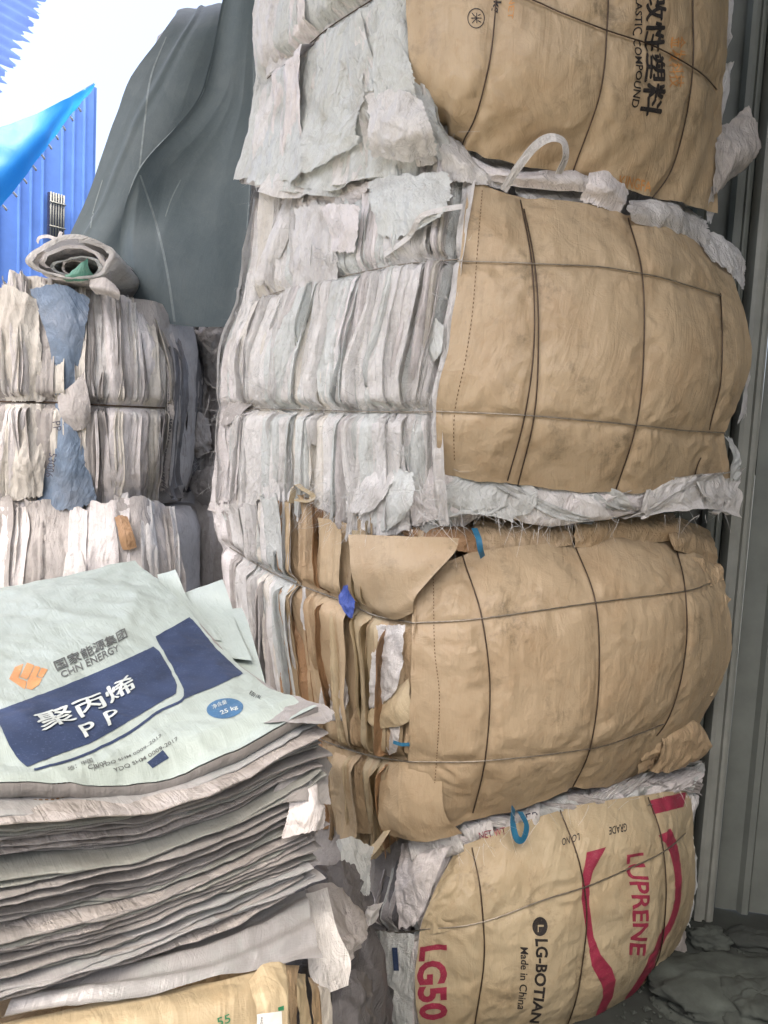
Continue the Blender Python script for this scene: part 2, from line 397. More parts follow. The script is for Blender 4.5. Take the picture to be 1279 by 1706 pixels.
def text2d(s, bold=0.0, spacing=1.0):
    c = bpy.data.curves.new('t', 'FONT'); c.body = s; c.resolution_u = 3; c.offset = bold; c.space_character = spacing; c.fill_mode = 'BOTH' if False else c.fill_mode
    o = bpy.data.objects.new('t', c); COL.objects.link(o)
    dg = bpy.context.evaluated_depsgraph_get(); me = o.evaluated_get(dg).to_mesh()
    v = np.array([x.co[:2] for x in me.vertices]); f = [list(p.vertices) for p in me.polygons]
    o.evaluated_get(dg).to_mesh_clear(); bpy.data.objects.remove(o); bpy.data.curves.remove(c)
    lo, hi = v.min(0), v.max(0)
    return (v - lo) / (hi - lo), f
def text_on(grid, s, quad, mat, parent, bold=0.0, name='lettering', spacing=1.0, off=.0014, heavy=0.0):
    """quad: pixels of the text's own top-left, top-right, bottom-right, bottom-left corner"""
    v, f = text2d(s, bold, spacing)
    c = np.array([grid.uv(*q) for q in quad])
    VV, FF = [], []
    for k, (hx, hy) in enumerate([(0, 0)] if not heavy else [(0, 0), (heavy, 0), (-heavy, 0), (0, heavy * 2.2), (0, -heavy * 2.2)]):
        x, y = v[:, :1] + hx, v[:, 1:] + hy
        q = c[3] * (1 - x) * (1 - y) + c[2] * x * (1 - y) + c[1] * x * y + c[0] * (1 - x) * y
        a, fs = lay_vf(grid, q, f, off + k * .00025); FF += [[i + len(VV) for i in t] for t in fs]; VV += a.tolist()
    return mesh(name, VV, FF, mat, parent)
    q = c[3] * (1 - x) * (1 - y) + c[2] * x * (1 - y) + c[1] * x * y + c[0] * (1 - x) * y
    return lay(name, grid, q, f, mat, parent, off)
def shape_on(grid, pix, mat, parent, name='printed_shape', off=.001, dense=True):
    from mathutils.geometry import tessellate_polygon
    pts = []
    for a, b in zip(pix, pix[1:] + pix[:1]):
        k = max(1, int(math.hypot(b[0] - a[0], b[1] - a[1]) / 12)) if dense else 1
        for i in range(k): pts.append((a[0] + (b[0] - a[0]) * i / k, a[1] + (b[1] - a[1]) * i / k))
    q = np.array([grid.uv(*p) for p in pts])
    tri = tessellate_polygon([[Vector((a, b, 0)) for a, b in q]])
    return lay(name, grid, q, [list(t) for t in tri], mat, parent, off)
def curve_pix(pts, n=24):
    return [tuple(x) for x in cr(np.array(pts, float), np.linspace(0, 1, n))]
def band_on(grid, left, right, mat, parent, name='printed_shape', off=.001):
    return shape_on(grid, curve_pix(left) + curve_pix(right)[::-1], mat, parent, name, off)
def stitches(grid, pix, mat, parent, gap=9.0, on=.5):
    """dashed seam"""
    L = curve_pix(pix, 200); V, F = [], []; acc = 0; last = None
    q = np.array([grid.uv(*p) for p in L[::4]]); q = cr(q, np.linspace(0, 1, 400))
    p3 = grid.at(q, .0016); s = np.concatenate([[0], np.cumsum(np.linalg.norm(np.diff(p3, axis=0), axis=1))])
    k = 0; step = gap / 1000
    while k * step < s[-1]:
        a, b = k * step, k * step + step * on
        pa = np.array([np.interp(a, s, p3[:, i]) for i in range(3)]); pb = np.array([np.interp(b, s, p3[:, i]) for i in range(3)])
        dv = pb - pa; side = np.cross(dv, CP - pa); side = side / (np.linalg.norm(side) + 1e-9) * .0011
        up = (CP - pa) / np.linalg.norm(CP - pa) * .0012; i0 = len(V)
        V += [pa - side, pa + side, pb + side, pb - side, (pa + pb) / 2 + up]; F += [[i0, i0 + 1, i0 + 4], [i0 + 1, i0 + 2, i0 + 4], [i0 + 2, i0 + 3, i0 + 4], [i0 + 3, i0, i0 + 4]]
        k += 1
    return mesh('seam_stitching', V, F, mat, parent, kind='stuff')
def strands(parent, roots, n, mat, seed, length=(.02, .07), width=.0005, bias=(0, -.5, -.5), spread=.025, name='frayed_fibres'):
    """loose threads round the given points"""
    r = np.random.RandomState(seed); V, F = [], []
    roots = np.asarray(roots, float)
    for k in range(n):
        p = roots[r.randint(len(roots))] + r.normal(size=3) * spread * np.array([1, .5, .6])
        d = r.normal(size=3) + np.array(bias) * 1.2; d /= np.linalg.norm(d)
        L = r.uniform(*length); cv = r.normal(size=3) * .6; m = 5
        side = np.cross(d, r.normal(size=3)); side /= np.linalg.norm(side) + 1e-9; i0 = len(V)
        for j in range(m):
            t = j / (m - 1); c = p + d * L * t + cv * L * t * t * .8 - np.array([0, 0, .25]) * L * t * t
            wd = width * (1 - .6 * t)
            V += [c - side * wd, c + side * wd]
            if j: a = i0 + 2 * (j - 1); F.append([a, a + 1, a + 3, a + 2])
    return mesh(name, V, F, mat, parent, kind='stuff')
def layers(parent, patch, n, mats, seed, wires=(), width=(.05, .16), u=(0, 1), v=(-.02, 1.02), depth=.035, partial=.3, pleat=(1, 3), pamp=.012, name='folded_sack', pinch=.02, wob=.03, nu=14, nv=54, crum=.005, skew=0.0, weights=None, flare=.03, umax=1.02, umin=-.02, tuckd=.03):
    """compressed sack edges standing side by side on an end face; every fold is its own mesh"""
    r = random.Random(seed); out = []
    lenv = np.linalg.norm(patch.at(.5, 1.) - patch.at(.5, 0.))
    for i in range(n):
        uc = u[0] + (u[1] - u[0]) * ((i + r.uniform(-.4, 1.4)) / n)
        wd = r.uniform(*width) * r.choice((.6, 1, 1, 1.2))
        uc = min(uc, umax - wd * .5)
        v0, v1 = v[0] + r.uniform(-.02, .05), v[1] + r.uniform(-.05, .03)
        inner = 0
        if r.random() < partial:
            inner = 1
            if r.random() < .5: inner = -1; v0 = v[0] + (v[1] - v[0]) * r.uniform(.15, .6)
            else: v1 = v[0] + (v[1] - v[0]) * r.uniform(.4, .9)
        s = seed * 131 + i * 17
        A, B = np.meshgrid(np.linspace(0, 1, nu), np.linspace(0, 1, nv))
        V = v0 + (v1 - v0) * B
        edge = .028 * (n1(A * 2.2 + 7, s) + .22 * n1(A * 9, s + 1)) / max(.3, lenv)
        V = V + edge * (B - .5) * 2
        taper = 1 + .35 * n1(V * 2.3, s + 2)
        ie = (1 - B) if inner == 1 else B
        if inner: taper = taper * (1 - .75 * np.exp(-ie / .14))
        U = uc + (A - .5) * wd * taper + wob * n1(V * 1.6, s + 3) + .4 * wob * n1(V * 5, s + 4) + skew * (V - .5) * r.uniform(-1, 1)
        p, nn = patch.frame(np.clip(U, umin, umax), V)
        k = r.randint(*pleat); ph = r.uniform(0, 6)
        fo = noise(np.stack([A * (k + .6) + .5 * n1(V * 1.7, s + 5) + ph, V * .9 + ph, A * 0 + s * .37], -1), s % 61)
        fo2 = noise(np.stack([A * (k * 2.7 + 1) + .8 * n1(V * 2.7, s + 9), V * 2.2 + ph, A * 0 + s * .11], -1), s % 67)
        tri = 1 - 3.2 * np.abs(fo) + .55 * (1 - 3 * np.abs(fo2))
        lay_off = r.uniform(-.2, 1) * depth
        tuck = r.choice((0, 1))
        e = A if tuck else 1 - A
        disp = lay_off + pamp * tri * (.6 + .4 * n1(V * 3, s + 6)) - tuckd * (1 - sstep(e / .2)) + .008 * sstep((e - .8) / .2)
        cc = p * np.array([1.6, 1.6, .55])
        disp = disp + crum * crumple(cc, 11, s % 50, 3) + crum * .4 * noise(cc * 30, s % 41) + crum * 1.8 * noise(p * 5, s % 31)
        if inner: disp = disp - .035 * np.exp(-ie / .06)
        end = np.minimum(B, 1 - B)
        disp = disp - .10 * sstep((U - .88) / .12) * (umax > 1.03)
        disp = disp + flare * r.uniform(-.6, 1) * np.exp(-end / .06) * (.6 + .8 * n1(A * 4 + B * 2, s + 8))
        if wires:
            d = wdist(p, wires); kk = np.exp(-(d / .02) ** 2); k2 = np.exp(-(d / .012) ** 2)
            disp = disp * (1 - .75 * kk) - pinch * kk
            disp = np.where(k2 > .3, np.minimum(disp, -.004), np.where(kk > .35, np.minimum(disp, .006), disp))
        G = p + nn * disp[..., None]
        m = r.choices(mats, weights)[0]
        out.append(mesh(name, G.reshape(-1, 3), gridfaces(nv, nu), m, parent, uv=arcuv(G, s)))
    return out
def flap(parent, rows, mat, seed, name='flap', nu=40, nv=40, amp=.007, scale=9, low=.01, ragged=.02, **k):
    k.setdefault('oct', 3); k.setdefault('saw', .0 if mat in (TAN, TAN2, TANP) else .02)
    if mat in (TAN, TAN2, TANP): ragged *= .35
    return smooth_sheet(parent, name, Patch(rows), mat, nu, nv, seed, amp=amp, scale=scale, low=low, ragged=ragged, **k)
def ribbon(name, pts, w, mat, parent, thick=.0007, twist=0.0, face=None):
    """strap of width w along 3-D points, its flat towards the viewer side"""
    pts = cr(np.asarray(pts, float), np.linspace(0, 1, 30)); T = np.gradient(pts, axis=0); T /= np.linalg.norm(T, axis=1)[:, None]
    f = np.array(face if face is not None else (0.2, -1, .2)); S = np.cross(T, f); S /= np.linalg.norm(S, axis=1)[:, None] + 1e-9
    if twist:
        a = np.linspace(0, twist, len(pts))[:, None]; Bn = np.cross(T, S); S = S * np.cos(a) + Bn * np.sin(a)
    Nn = np.cross(S, T)
    ring = [pts - S * w / 2 + Nn * thick, pts + S * w / 2 + Nn * thick, pts + S * w / 2 - Nn * thick, pts - S * w / 2 - Nn * thick]
    V = np.stack(ring, 1).reshape(-1, 3); F = []
    for i in range(len(pts) - 1):
        for k in range(4): F.append([i * 4 + k, i * 4 + (k + 1) % 4, i * 4 + 4 + (k + 1) % 4, i * 4 + 4 + k])
    F += [[3, 2, 1, 0], [len(V) - 4, len(V) - 3, len(V) - 2, len(V) - 1]]
    return mesh(name, V, F, mat, parent, uv=np.stack([np.tile([0, w, w, 0], len(pts)), np.repeat(np.linspace(0, .3, len(pts)), 4)], 1), smooth=False)
def core(parent, corners, z0, z1, mat, seed, rnd=.1, bul=.03, name='core'):
    """pressed body of a bale: rounded, slightly bulging block"""
    c = np.array(corners, float); m = c.mean(0); ring = []
    for i in range(4):
        a, b, d = c[i - 1], c[i], c[(i + 1) % 4]
        ua = (a - b) / np.linalg.norm(a - b); ud = (d - b) / np.linalg.norm(d - b)
        for t in np.linspace(0, 1, 7): ring.append((1 - t) ** 2 * (b + ua * rnd) + 2 * t * (1 - t) * b + t * t * (b + ud * rnd))
        e0, e1 = b + ud * rnd, d - ud * rnd
        for t in np.linspace(0, 1, 12)[1:-1]: ring.append(e0 + (e1 - e0) * t + (e0 + e1 - 2 * m) / np.linalg.norm(e0 + e1 - 2 * m) * bul * math.sin(math.pi * t))
    ring = np.array(ring); n = len(ring); lev = 22; V = []
    for k in range(lev):
        t = k / (lev - 1); z = z0 + (z1 - z0) * t; s = 1 - .10 * abs(2 * t - 1) ** 6
        V.append(np.concatenate([m + (ring - m) * s, np.full((n, 1), z)], 1))
    V = np.array(V); ctr = np.array([m[0], m[1], (z0 + z1) / 2]); out = V - np.array([m[0], m[1], 0]); out[..., 2] = 0; out /= np.linalg.norm(out, axis=-1, keepdims=True)
    V = V + out * (.012 * crumple(V * np.array([1.5, 1.5, .6]), 12, seed) + .008 * noise(V * 5, seed))[..., None]
    F = []
    for k in range(lev - 1):
        for i in range(n): F.append([k * n + i, k * n + (i + 1) % n, (k + 1) * n + (i + 1) % n, (k + 1) * n + i])
    F += [list(range(n))[::-1], [(lev - 1) * n + i for i in range(n)]]
    uv = np.stack([np.tile(np.linspace(0, 4, n), lev), np.repeat(np.linspace(0, 1, lev), n)], 1)
    return mesh(name, V.reshape(-1, 3), F, mat, parent, uv=uv)
def edgepts(patch, line, n=30):
    """points along a uv line of a patch"""
    q = cr(np.array(line, float), np.linspace(0, 1, n)); return patch.at(q[:, 0], q[:, 1])
def pixline(pts, n=30): return cr(np.array([P(*p) for p in pts]), np.linspace(0, 1, n))

# ================================================================== SETTING
# ground sheet
gx = np.concatenate([[-80, -20, -6], np.linspace(-3, 3, 61), [6, 20, 80]]); gy = np.concatenate([[-40, -8], np.linspace(-1, 5, 61), [10, 30, 120]])
X, Y = np.meshgrid(gx, gy); Z = .012 * noise(np.stack([X * 2, Y * 2, X * 0], -1), 3) + .006 * noise(np.stack([X * 9, Y * 9, X * 0], -1), 4) - .012
Z = np.where((np.abs(X) > 3.1) | (Y > 5.1) | (Y < -1.1), -.012, Z)
go = mesh('ground', np.stack([X, Y, Z], -1).reshape(-1, 3), gridfaces(*X.shape), GROUND, uv=np.stack([X, Y], -1), loc=(0, 0, 0)); go['kind'] = 'structure'

yd = mesh('bounce_floor', [[-30, -30, .006], [2.3, -30, .006], [2.3, .75, .006], [-30, .75, .006]], [[0, 1, 2, 3]], BOUNCE, loc=(0, 0, 0), smooth=False); yd['kind'] = 'structure'  # unseen pale floor added to bounce light up onto the bales
def corr_panel(name, a, b, z0, za, zb, mat, parent, pitch=.2, depth=.03, flat=.6, thick=.004):
    """ribbed steel sheet between plan points a and b, top sloping za..zb"""
    a, b = np.array(a), np.array(b); L = np.linalg.norm(b - a); t = (b - a) / L; nn = np.array([t[1], -t[0]])
    prof = []; x = 0
    while x < L:
        for fx, h in ((0, 0), (flat, 0), (flat + .1, 1), (.9, 1)):
            prof.append((x + fx * pitch, h * depth))
        x += pitch
    prof = [p for p in prof if p[0] < L] + [(L, 0)]
    V = []
    for s_, off in ((1, 0), (1, -thick)):
        for x, h in prof:
            q = a + t * x + nn * (h + off); V += [[q[0], q[1], z0], [q[0], q[1], za + (zb - za) * x / L]]
    n = len(prof); F = []
    for i in range(n - 1):
        F.append([2 * i, 2 * i + 2, 2 * i + 3, 2 * i + 1]); j = 2 * n
        F.append([j + 2 * i, j + 2 * i + 1, j + 2 * i + 3, j + 2 * i + 2]); F.append([2 * i + 1, 2 * i + 3, j + 2 * i + 3, j + 2 * i + 1])
    return mesh(name, V, F, mat, parent, smooth=False)

# ---- grey shed wall on the right
wl = thing('steel_wall', 'grey green ribbed steel wall with a pale post behind the tan bales', 'wall', (1.3, 2.62, 0))
wa, wb = np.array([.93, 2.70]), np.array([2.35, 2.50])
for k in range(4):
    p0, p1 = wa + (wb - wa) * k / 4, wa + (wb - wa) * (k + 1) / 4
    corr_panel('wall_panel', p0, p1 - (wb - wa) * .002, 0, 4.95, 4.95, WALL, wl, pitch=.118, depth=.022, flat=.62)
corr_panel('wall_panel', (2.36, 2.49), (2.36, -2.3), 0, 4.95, 4.95, WALL, wl, pitch=.118, depth=.022, flat=.62)  # unseen return wall added to darken the right-hand floor
pb = P(1190, 1420, 2.6); pt_ = P(1245, 480, 2.6); pxx = (pb[0] + pt_[0]) / 2
def channel(name, x, y, wdt, dep, h, mat, parent):
    pr = [(-wdt / 2, dep), (-wdt / 2, 0), (-wdt / 2 + .012, -.006), (-wdt * .12, -.006), (-wdt * .08, .006), (wdt * .08, .006), (wdt * .12, -.006), (wdt / 2 - .012, -.006), (wdt / 2, 0), (wdt / 2, dep)]
    V = [[x + a, y + b, z] for z in (0, h) for a, b in pr]; n = len(pr)
    F = [[i, (i + 1) % n, n + (i + 1) % n, n + i] for i in range(n)] + [list(range(n)), list(range(n, 2 * n))[::-1]]
    return mesh(name, V, F, mat, parent, smooth=False)
channel('post', pxx, 2.565, .066, .06, 4.9, POST, wl)
channel('corner_trim', pxx - .074, 2.60, .05, .04, 4.9, WALL, wl)

yw = thing('sky_block_wall', 'low grey steel wall added unseen behind the viewer to block low sky', 'wall', (0, -2.4, 0))  # wall added out of view to keep low sky light off
for k in range(4): corr_panel('wall_panel', (2.36 - k * 1.3, -2.4), (2.36 - (k + 1) * 1.3 + .004, -2.4), 0, 2.3, 2.3, WALL, yw, pitch=.118, depth=.022, flat=.62)
# ---- unseen roof added to shade the bales and the floor
rf = thing('shade_roof', 'ribbed grey steel roof added unseen overhead to shade the bales', 'roof', (.7, 1.6, 4.95))
RX0, RX1, RY0, RY1 = -2.4, 2.6, -1.0, 3.7
V = []; nr = 90
for i in range(nr):
    x = RX0 + (RX1 - RX0) * i / (nr - 1); z = 5.0 + .10 * (x - RX0) / 3 + (.02 if i % 4 < 2 else 0)
    V += [[x, RY0, z], [x, RY1, z]]
mesh('roof_sheet', V, gridfaces(nr, 2), WALL, rf, smooth=False)
for y in (RY0 + .1, 2.0, RY1 - .1): box('purlin', ((RX0 + RX1) / 2, y, 4.92), RX1 - RX0, .08, .1, POST, rf)
# ---- blue building far left
bb = thing('blue_building', 'bright blue ribbed steel building beyond the bales with barred window', 'building', (-4.2, 9, 0))
pA = P(157, 138, 9.0); pB = P(-150, 320, 7.6)
nseg = 4
for k in range(nseg):
    f0, f1 = k / nseg, (k + 1) / nseg
    a = np.array([pB[0], pB[1]]) * (1 - f0) + np.array([pA[0], pA[1]]) * f0; b = np.array([pB[0], pB[1]]) * (1 - f1) + np.array([pA[0], pA[1]]) * f1
    corr_panel('wall_panel', a, b, 0, pB[2] * (1 - f0) + pA[2] * f0, pB[2] * (1 - f1) + pA[2] * f1, BSHEET, bb, pitch=.125, depth=.025, flat=.7)
corr_panel('side_wall', (pA[0], pA[1]), (pA[0] * 1.45 - .05, pA[1] * 1.45), 0, pA[2], pA[2] + .2, BSHEET, bb)
wd_dir = np.array([pA[0] - pB[0], pA[1] - pB[1]]); wd_rz = math.atan2(wd_dir[1], wd_dir[0])
def on_wall(px, py, off=.05):
    # intersect pixel ray with the wall plane
    v = P(px, py, 1.0) - CP; nrm = np.array([wd_dir[1], -wd_dir[0], 0]) / np.linalg.norm(wd_dir)
    t = ((pA - CP) @ nrm + off) / (v @ nrm); return CP + v * t
c0, c1 = on_wall(80, 320), on_wall(105, 402)
wc = (c0 + c1) / 2; ww = np.linalg.norm((c1 - c0)[:2]); wh = abs(c0[2] - c1[2])
win = box('window', wc, ww, .03, wh, DARKM, bb, wd_rz)
for i in range(6):
    f = (i + .5) / 6 - .5; c = wc + np.array([math.cos(wd_rz), math.sin(wd_rz), 0]) * f * ww + np.array([math.sin(wd_rz), -math.cos(wd_rz), 0]) * .04
    tube('bar', [c - [0, 0, wh / 2], c + [0, 0, wh / 2]], .009, POST, win)
for f in (-.25, .28):
    c = wc + np.array([0, 0, f * wh]) + np.array([math.sin(wd_rz), -math.cos(wd_rz), 0]) * .05; e = np.array([math.cos(wd_rz), math.sin(wd_rz), 0]) * ww / 2
    tube('bar', [c - e, c + e], .009, POST, win)
# ---- blue tarpaulin awning
aw = thing('awning', 'bright blue tarpaulin awning along the top of the blue building', 'awning', P(60, 260, 8.3))
awp = Patch([[(-60, 232, 7.6), (0, 211, 7.7), (60, 190, 7.9), (112, 163, 8.2), (158, 139, 8.7)],
             [(-60, 330, 7.3), (0, 285, 7.5), (62, 235, 7.8), (110, 185, 8.2), (155, 146, 8.7)],
             [(-60, 420, 7.4), (0, 348, 7.6), (60, 268, 7.9), (104, 208, 8.3), (152, 152, 8.75)]])
smooth_sheet(aw, 'sheet', awp, BTARP, 50, 24, 5, amp=.01, scale=1.2, low=.03)
for i in range(11):
    f = i / 11; q = awp.at(.2 + f * .75, 1.0); tube('sky_gap', [q, q + [.01, .03, -.015], q + [.015, .05, -.03]], .012, FIB, aw, n=5)  # white bits standing in for bright sky showing through the gaps
# ---- corrugated eave, top left
ev = thing('eave', 'blue corrugated roof eave with ragged drip edge at top left', 'roof', P(-150, 200, 5.0))
e0, e1 = P(150, -165, 5.4), P(-140, 430, 4.6); back = P(-420, -120, 5.6) - P(0, 132, 5.0)
V, nE, nB = [], 400, 6
for i in range(nE):
    f = i / (nE - 1); r_ = .02 * n1(np.array(f * 60), 3) + .012 * math.sin(f * 260) + .03 * n1(np.array(f * 160), 5)
    for j in range(nB):
        b = j / (nB - 1); p = e0 + (e1 - e0) * f + back * b - back * (r_ * (1 - b)); p = p + np.array([0, 0, .005 * math.sin(f * 260)]); V.append(p)
mesh('roof_sheet', V, gridfaces(nE, nB), EAVE, ev)
tube('beam', [e0 + back * .5 + [0, 0, -.1], e1 + back * .5 + [0, 0, -.1]], .05, BSHEET, ev)
q = e1 + back * .5; tube('post', [[q[0], q[1], 0], [q[0], q[1], q[2] - .1]], .05, BSHEET, ev)

# ================================================================== MAIN STACK OF FOUR BALES
FOOT = np.array([[.15, 2.06], [.93, 2.39], [.40, 2.93], [-.43, 2.60]])
zb = [0.0, P(700, 1398, 1.95)[2], P(700, 868, 1.95)[2], P(730, 285, 1.97)[2], P(700, -330, 2.0)[2]]
def bale(label, k, coremat, seed, name='bale'):
    b = thing(name, label, 'bale', (FOOT[:, 0].mean(), FOOT[:, 1].mean(), zb[k]), 'bales in the tall right-hand stack')
    core(b, FOOT, zb[k] + .012, zb[k + 1] - .012, coremat, seed)
    return b
def wires(parent, ws, mat=WIRE, r=.0019):
    for x in ws: tube('wire', x.pts, r, mat, parent)

# ---------------------------------------------------------------- bale 4 (bottom)
b4 = bale('bottom bale of the right stack with crimson swoosh print on pale tan wrapping', 0, GY, 41)
f4 = Patch([[(765, 1422, 2.0), (790, 1400, 1.99), (932, 1350, 2.08), (1078, 1324, 2.26), (1142, 1316, 2.44)],
            [(712, 1510, 1.93), (800, 1495, 1.91), (964, 1440, 2.0), (1100, 1395, 2.18), (1150, 1388, 2.40)],
            [(694, 1600, 1.92), (806, 1590, 1.89), (976, 1540, 1.98), (1107, 1490, 2.16), (1152, 1472, 2.38)],
            [(697, 1700, 1.93), (796, 1690, 1.90), (962, 1650, 1.99), (1090, 1590, 2.18), (1128, 1562, 2.38)],
            [(712, 1790, 2.0), (785, 1785, 1.99), (925, 1745, 2.08), (1035, 1680, 2.27), (1082, 1655, 2.40)]])
W4 = [Wire(f4, [(786, 1412), (798, 1470), (806, 1560), (801, 1640), (788, 1720)]), Wire(f4, [(932, 1350), (962, 1430), (976, 1520), (968, 1610), (944, 1706)]),
      Wire(f4, [(1078, 1328), (1100, 1395), (1108, 1480), (1101, 1570), (1064, 1655)]), Wire(f4, [(698, 1548), (806, 1534), (900, 1500), (976, 1476), (1060, 1440), (1104, 1418), (1140, 1388)])]
wrap4, g4 = smooth_sheet(b4, 'wrapper', f4, TANP, 130, 120, 44, amp=.003, scale=6, low=.008, wires=W4, groove=.016, gw=.06, ragged=.008)
wires(b4, W4[:3]); wires(b4, W4[3:], WIREL)
text_on(g4, 'LUPRENE', [(1071, 1420), (1073, 1592), (1047, 1590), (1043, 1424)], INK_M, wrap4, .02)
text_on(g4, 'LG501', [(745, 1573), (747, 1716), (703, 1716), (699, 1577)], INK_M, wrap4, .035)
text_on(g4, 'LG-BOTIAN', [(912, 1564), (897, 1704), (881, 1702), (890, 1563)], INK_K, wrap4, .03)
text_on(g4, 'Made in China', [(879, 1578), (874, 1682), (861, 1680), (866, 1577)], INK_K, wrap4, .012)
text_on(g4, 'GRADE', [(1044, 1385), (1014, 1391), (1014, 1378), (1043, 1371)], INK_K, wrap4, .01)
text_on(g4, 'LO NO', [(965, 1400), (936, 1409), (935, 1397), (964, 1388)], INK_K, wrap4, .01)
def ringpix(c, r0, n=20, sx=1): return [(c[0] + r0 * sx * math.cos(2 * math.pi * i / n), c[1] + r0 * math.sin(2 * math.pi * i / n)) for i in range(n)]
shape_on(g4, ringpix((899, 1543), 16, sx=.8), INK_K, wrap4, 'logo_disc', dense=False)
text_on(g4, 'L', [(905, 1540), (905, 1552), (895, 1552), (895, 1540)], TANP, wrap4, .01, 'logo_mark', off=.002)
shape_on(g4, [(977, 1420), (1009, 1411), (1000, 1428), (988, 1450), (981, 1475), (981, 1505), (988, 1560), (1000, 1590), (1018, 1612), (1025, 1632), (1020, 1660), (1004, 1688), (990, 1694), (1004, 1660), (1002, 1640), (985, 1608), (975, 1545), (968, 1495), (970, 1460)], INK_M, wrap4)
band_on(g4, [(1096, 1392), (1112, 1412), (1122, 1450), (1124, 1490), (1115, 1530), (1097, 1562), (1070, 1618), (1040, 1664)], [(1116, 1380), (1126, 1402), (1134, 1450), (1133, 1500), (1122, 1538), (1104, 1570), (1078, 1624), (1044, 1668)], INK_M, wrap4)
shape_on(g4, [(1081, 1334), (1112, 1326), (1142, 1320), (1138, 1344), (1112, 1351), (1087, 1357)], INK_M, wrap4)
l4 = Patch([[(530, 1425, 2.5), (615, 1412, 2.3), (690, 1404, 2.14), (772, 1408, 2.02)],
            [(525, 1530, 2.48), (600, 1530, 2.25), (655, 1532, 2.08), (722, 1530, 1.94)],
            [(522, 1620, 2.47), (592, 1624, 2.23), (644, 1628, 2.06), (704, 1630, 1.93)],
            [(528, 1720, 2.48), (592, 1724, 2.24), (644, 1732, 2.07), (704, 1740, 1.94)],
            [(540, 1790, 2.5), (600, 1795, 2.26), (650, 1805, 2.1), (715, 1815, 2.0)]])
W4l = [Wire(l4, [(540, 1520), (620, 1545), (660, 1553), (700, 1550)], .004)]
layers(b4, l4, 26, [GY, WH, GR, PK, DG, PILEG], 402, W4l, width=(.06, .2), partial=.55, depth=.03, weights=[4, 2, 3, 2, 2, 2])
wires(b4, W4l, WIREL, .002)
flap(b4, [[(672, 1405, 2.05), (720, 1400, 2.0), (775, 1395, 2.0)], [(660, 1470, 2.0), (700, 1450, 1.95), (745, 1420, 1.96)], [(664, 1545, 1.98), (690, 1540, 1.94), (712, 1500, 1.93)]], PK, 1, scale=14)
flap(b4, [[(738, 1455, 1.97), (760, 1430, 1.965), (784, 1415, 1.99)], [(718, 1500, 1.925), (745, 1485, 1.915), (790, 1470, 1.925)], [(708, 1555, 1.915), (740, 1550, 1.905), (798, 1535, 1.905)]], TANP, 2, scale=16, amp=.008)
flap(b4, [[(612, 1550, 2.08), (645, 1552, 2.0), (690, 1555, 1.95)], [(600, 1630, 2.06), (640, 1630, 1.98), (690, 1630, 1.93)], [(600, 1730, 2.06), (640, 1730, 1.98), (688, 1730, 1.93)]], GR, 3, scale=9, aniso=(1.5, 1.5, .4))
for (x, y, h, mt) in ((660, 1570, 38, INK_N), (632, 1620, 34, INK_E), (636, 1668, 32, INK_E)):
    q = [P(x - 4, y, 1.945 + (690 - x) * .0012), P(x + 5, y, 1.94 + (690 - x) * .0012), P(x + 8, y + h, 1.935 + (690 - x) * .0012), P(x - 1, y + h, 1.94 + (690 - x) * .0012)]
    q = [a + np.array([-.006, -.022, 0]) for a in q]; mesh('printed_mark', q, [[0, 1, 2, 3]], mt, b4)
# white sacks squeezed out on top of bale 4
ru4 = Patch([[(690, 1388, 2.10), (800, 1360, 2.12), (920, 1328, 2.20), (1040, 1298, 2.34), (1162, 1280, 2.52)],
             [(690, 1408, 2.0), (800, 1378, 2.02), (920, 1346, 2.10), (1040, 1316, 2.24), (1160, 1298, 2.44)],
             [(694, 1436, 2.0), (805, 1404, 2.02), (925, 1366, 2.10), (1045, 1338, 2.24), (1150, 1322, 2.43)]])
layers(b4, ru4, 15, [WH, PK, GR, GY], 405, (), width=(.10, .28), v=(-.05, 1.0), depth=.02, partial=0, pamp=.010, weights=[4, 2, 2, 2], flare=.02, nu=36, nv=24, crum=.010, tuckd=.02, skew=.6, name='sack_end')
text_on_flat = [('NET WT', 820, 1388, 1.985, 12, INK_M, -12), ('ER', 888, 1362, 2.04, 18, INK_D, -14)]
rt = [flap(b4, r, m_, s_, amp=.01, scale=13)[0] for r, m_, s_ in (
    ([[(1130, 1295, 2.42), (1150, 1290, 2.44), (1166, 1296, 2.46)], [(1135, 1340, 2.40), (1152, 1330, 2.42), (1160, 1320, 2.45)], [(1132, 1378, 2.42), (1150, 1375, 2.43), (1157, 1370, 2.46)]], WH, 81),
    ([[(1142, 1390, 2.41), (1152, 1385, 2.43)], [(1146, 1470, 2.39), (1156, 1460, 2.42)], [(1132, 1540, 2.40), (1146, 1540, 2.43)]], GR, 82),
    ([[(1100, 1570, 2.36), (1130, 1548, 2.38), (1140, 1545, 2.42)], [(1105, 1600, 2.33), (1135, 1590, 2.36), (1148, 1585, 2.4)], [(1085, 1625, 2.33), (1125, 1608, 2.36), (1150, 1602, 2.4)]], GY, 83),
    ([[(1060, 1640, 2.30), (1090, 1622, 2.31), (1118, 1598, 2.35)], [(1062, 1650, 2.27), (1090, 1640, 2.28), (1115, 1630, 2.33)], [(1058, 1654, 2.26), (1085, 1660, 2.26), (1110, 1662, 2.31)]], TANP, 84))]
mk = [P(1066, 1640, 2.262), P(1078, 1635, 2.262), P(1098, 1644, 2.27), P(1105, 1650, 2.28), P(1080, 1647, 2.262)]
mesh('printed_shape', [a + np.array([0, -.012, .004]) for a in mk], [[0, 1, 4], [1, 2, 4], [2, 3, 4]], INK_M, b4)
strands(b4, pixline([(700, 1405, 1.95), (800, 1390, 1.95), (950, 1345, 2.02), (1130, 1310, 2.35)]), 90, FIB, 5, length=(.015, .05))
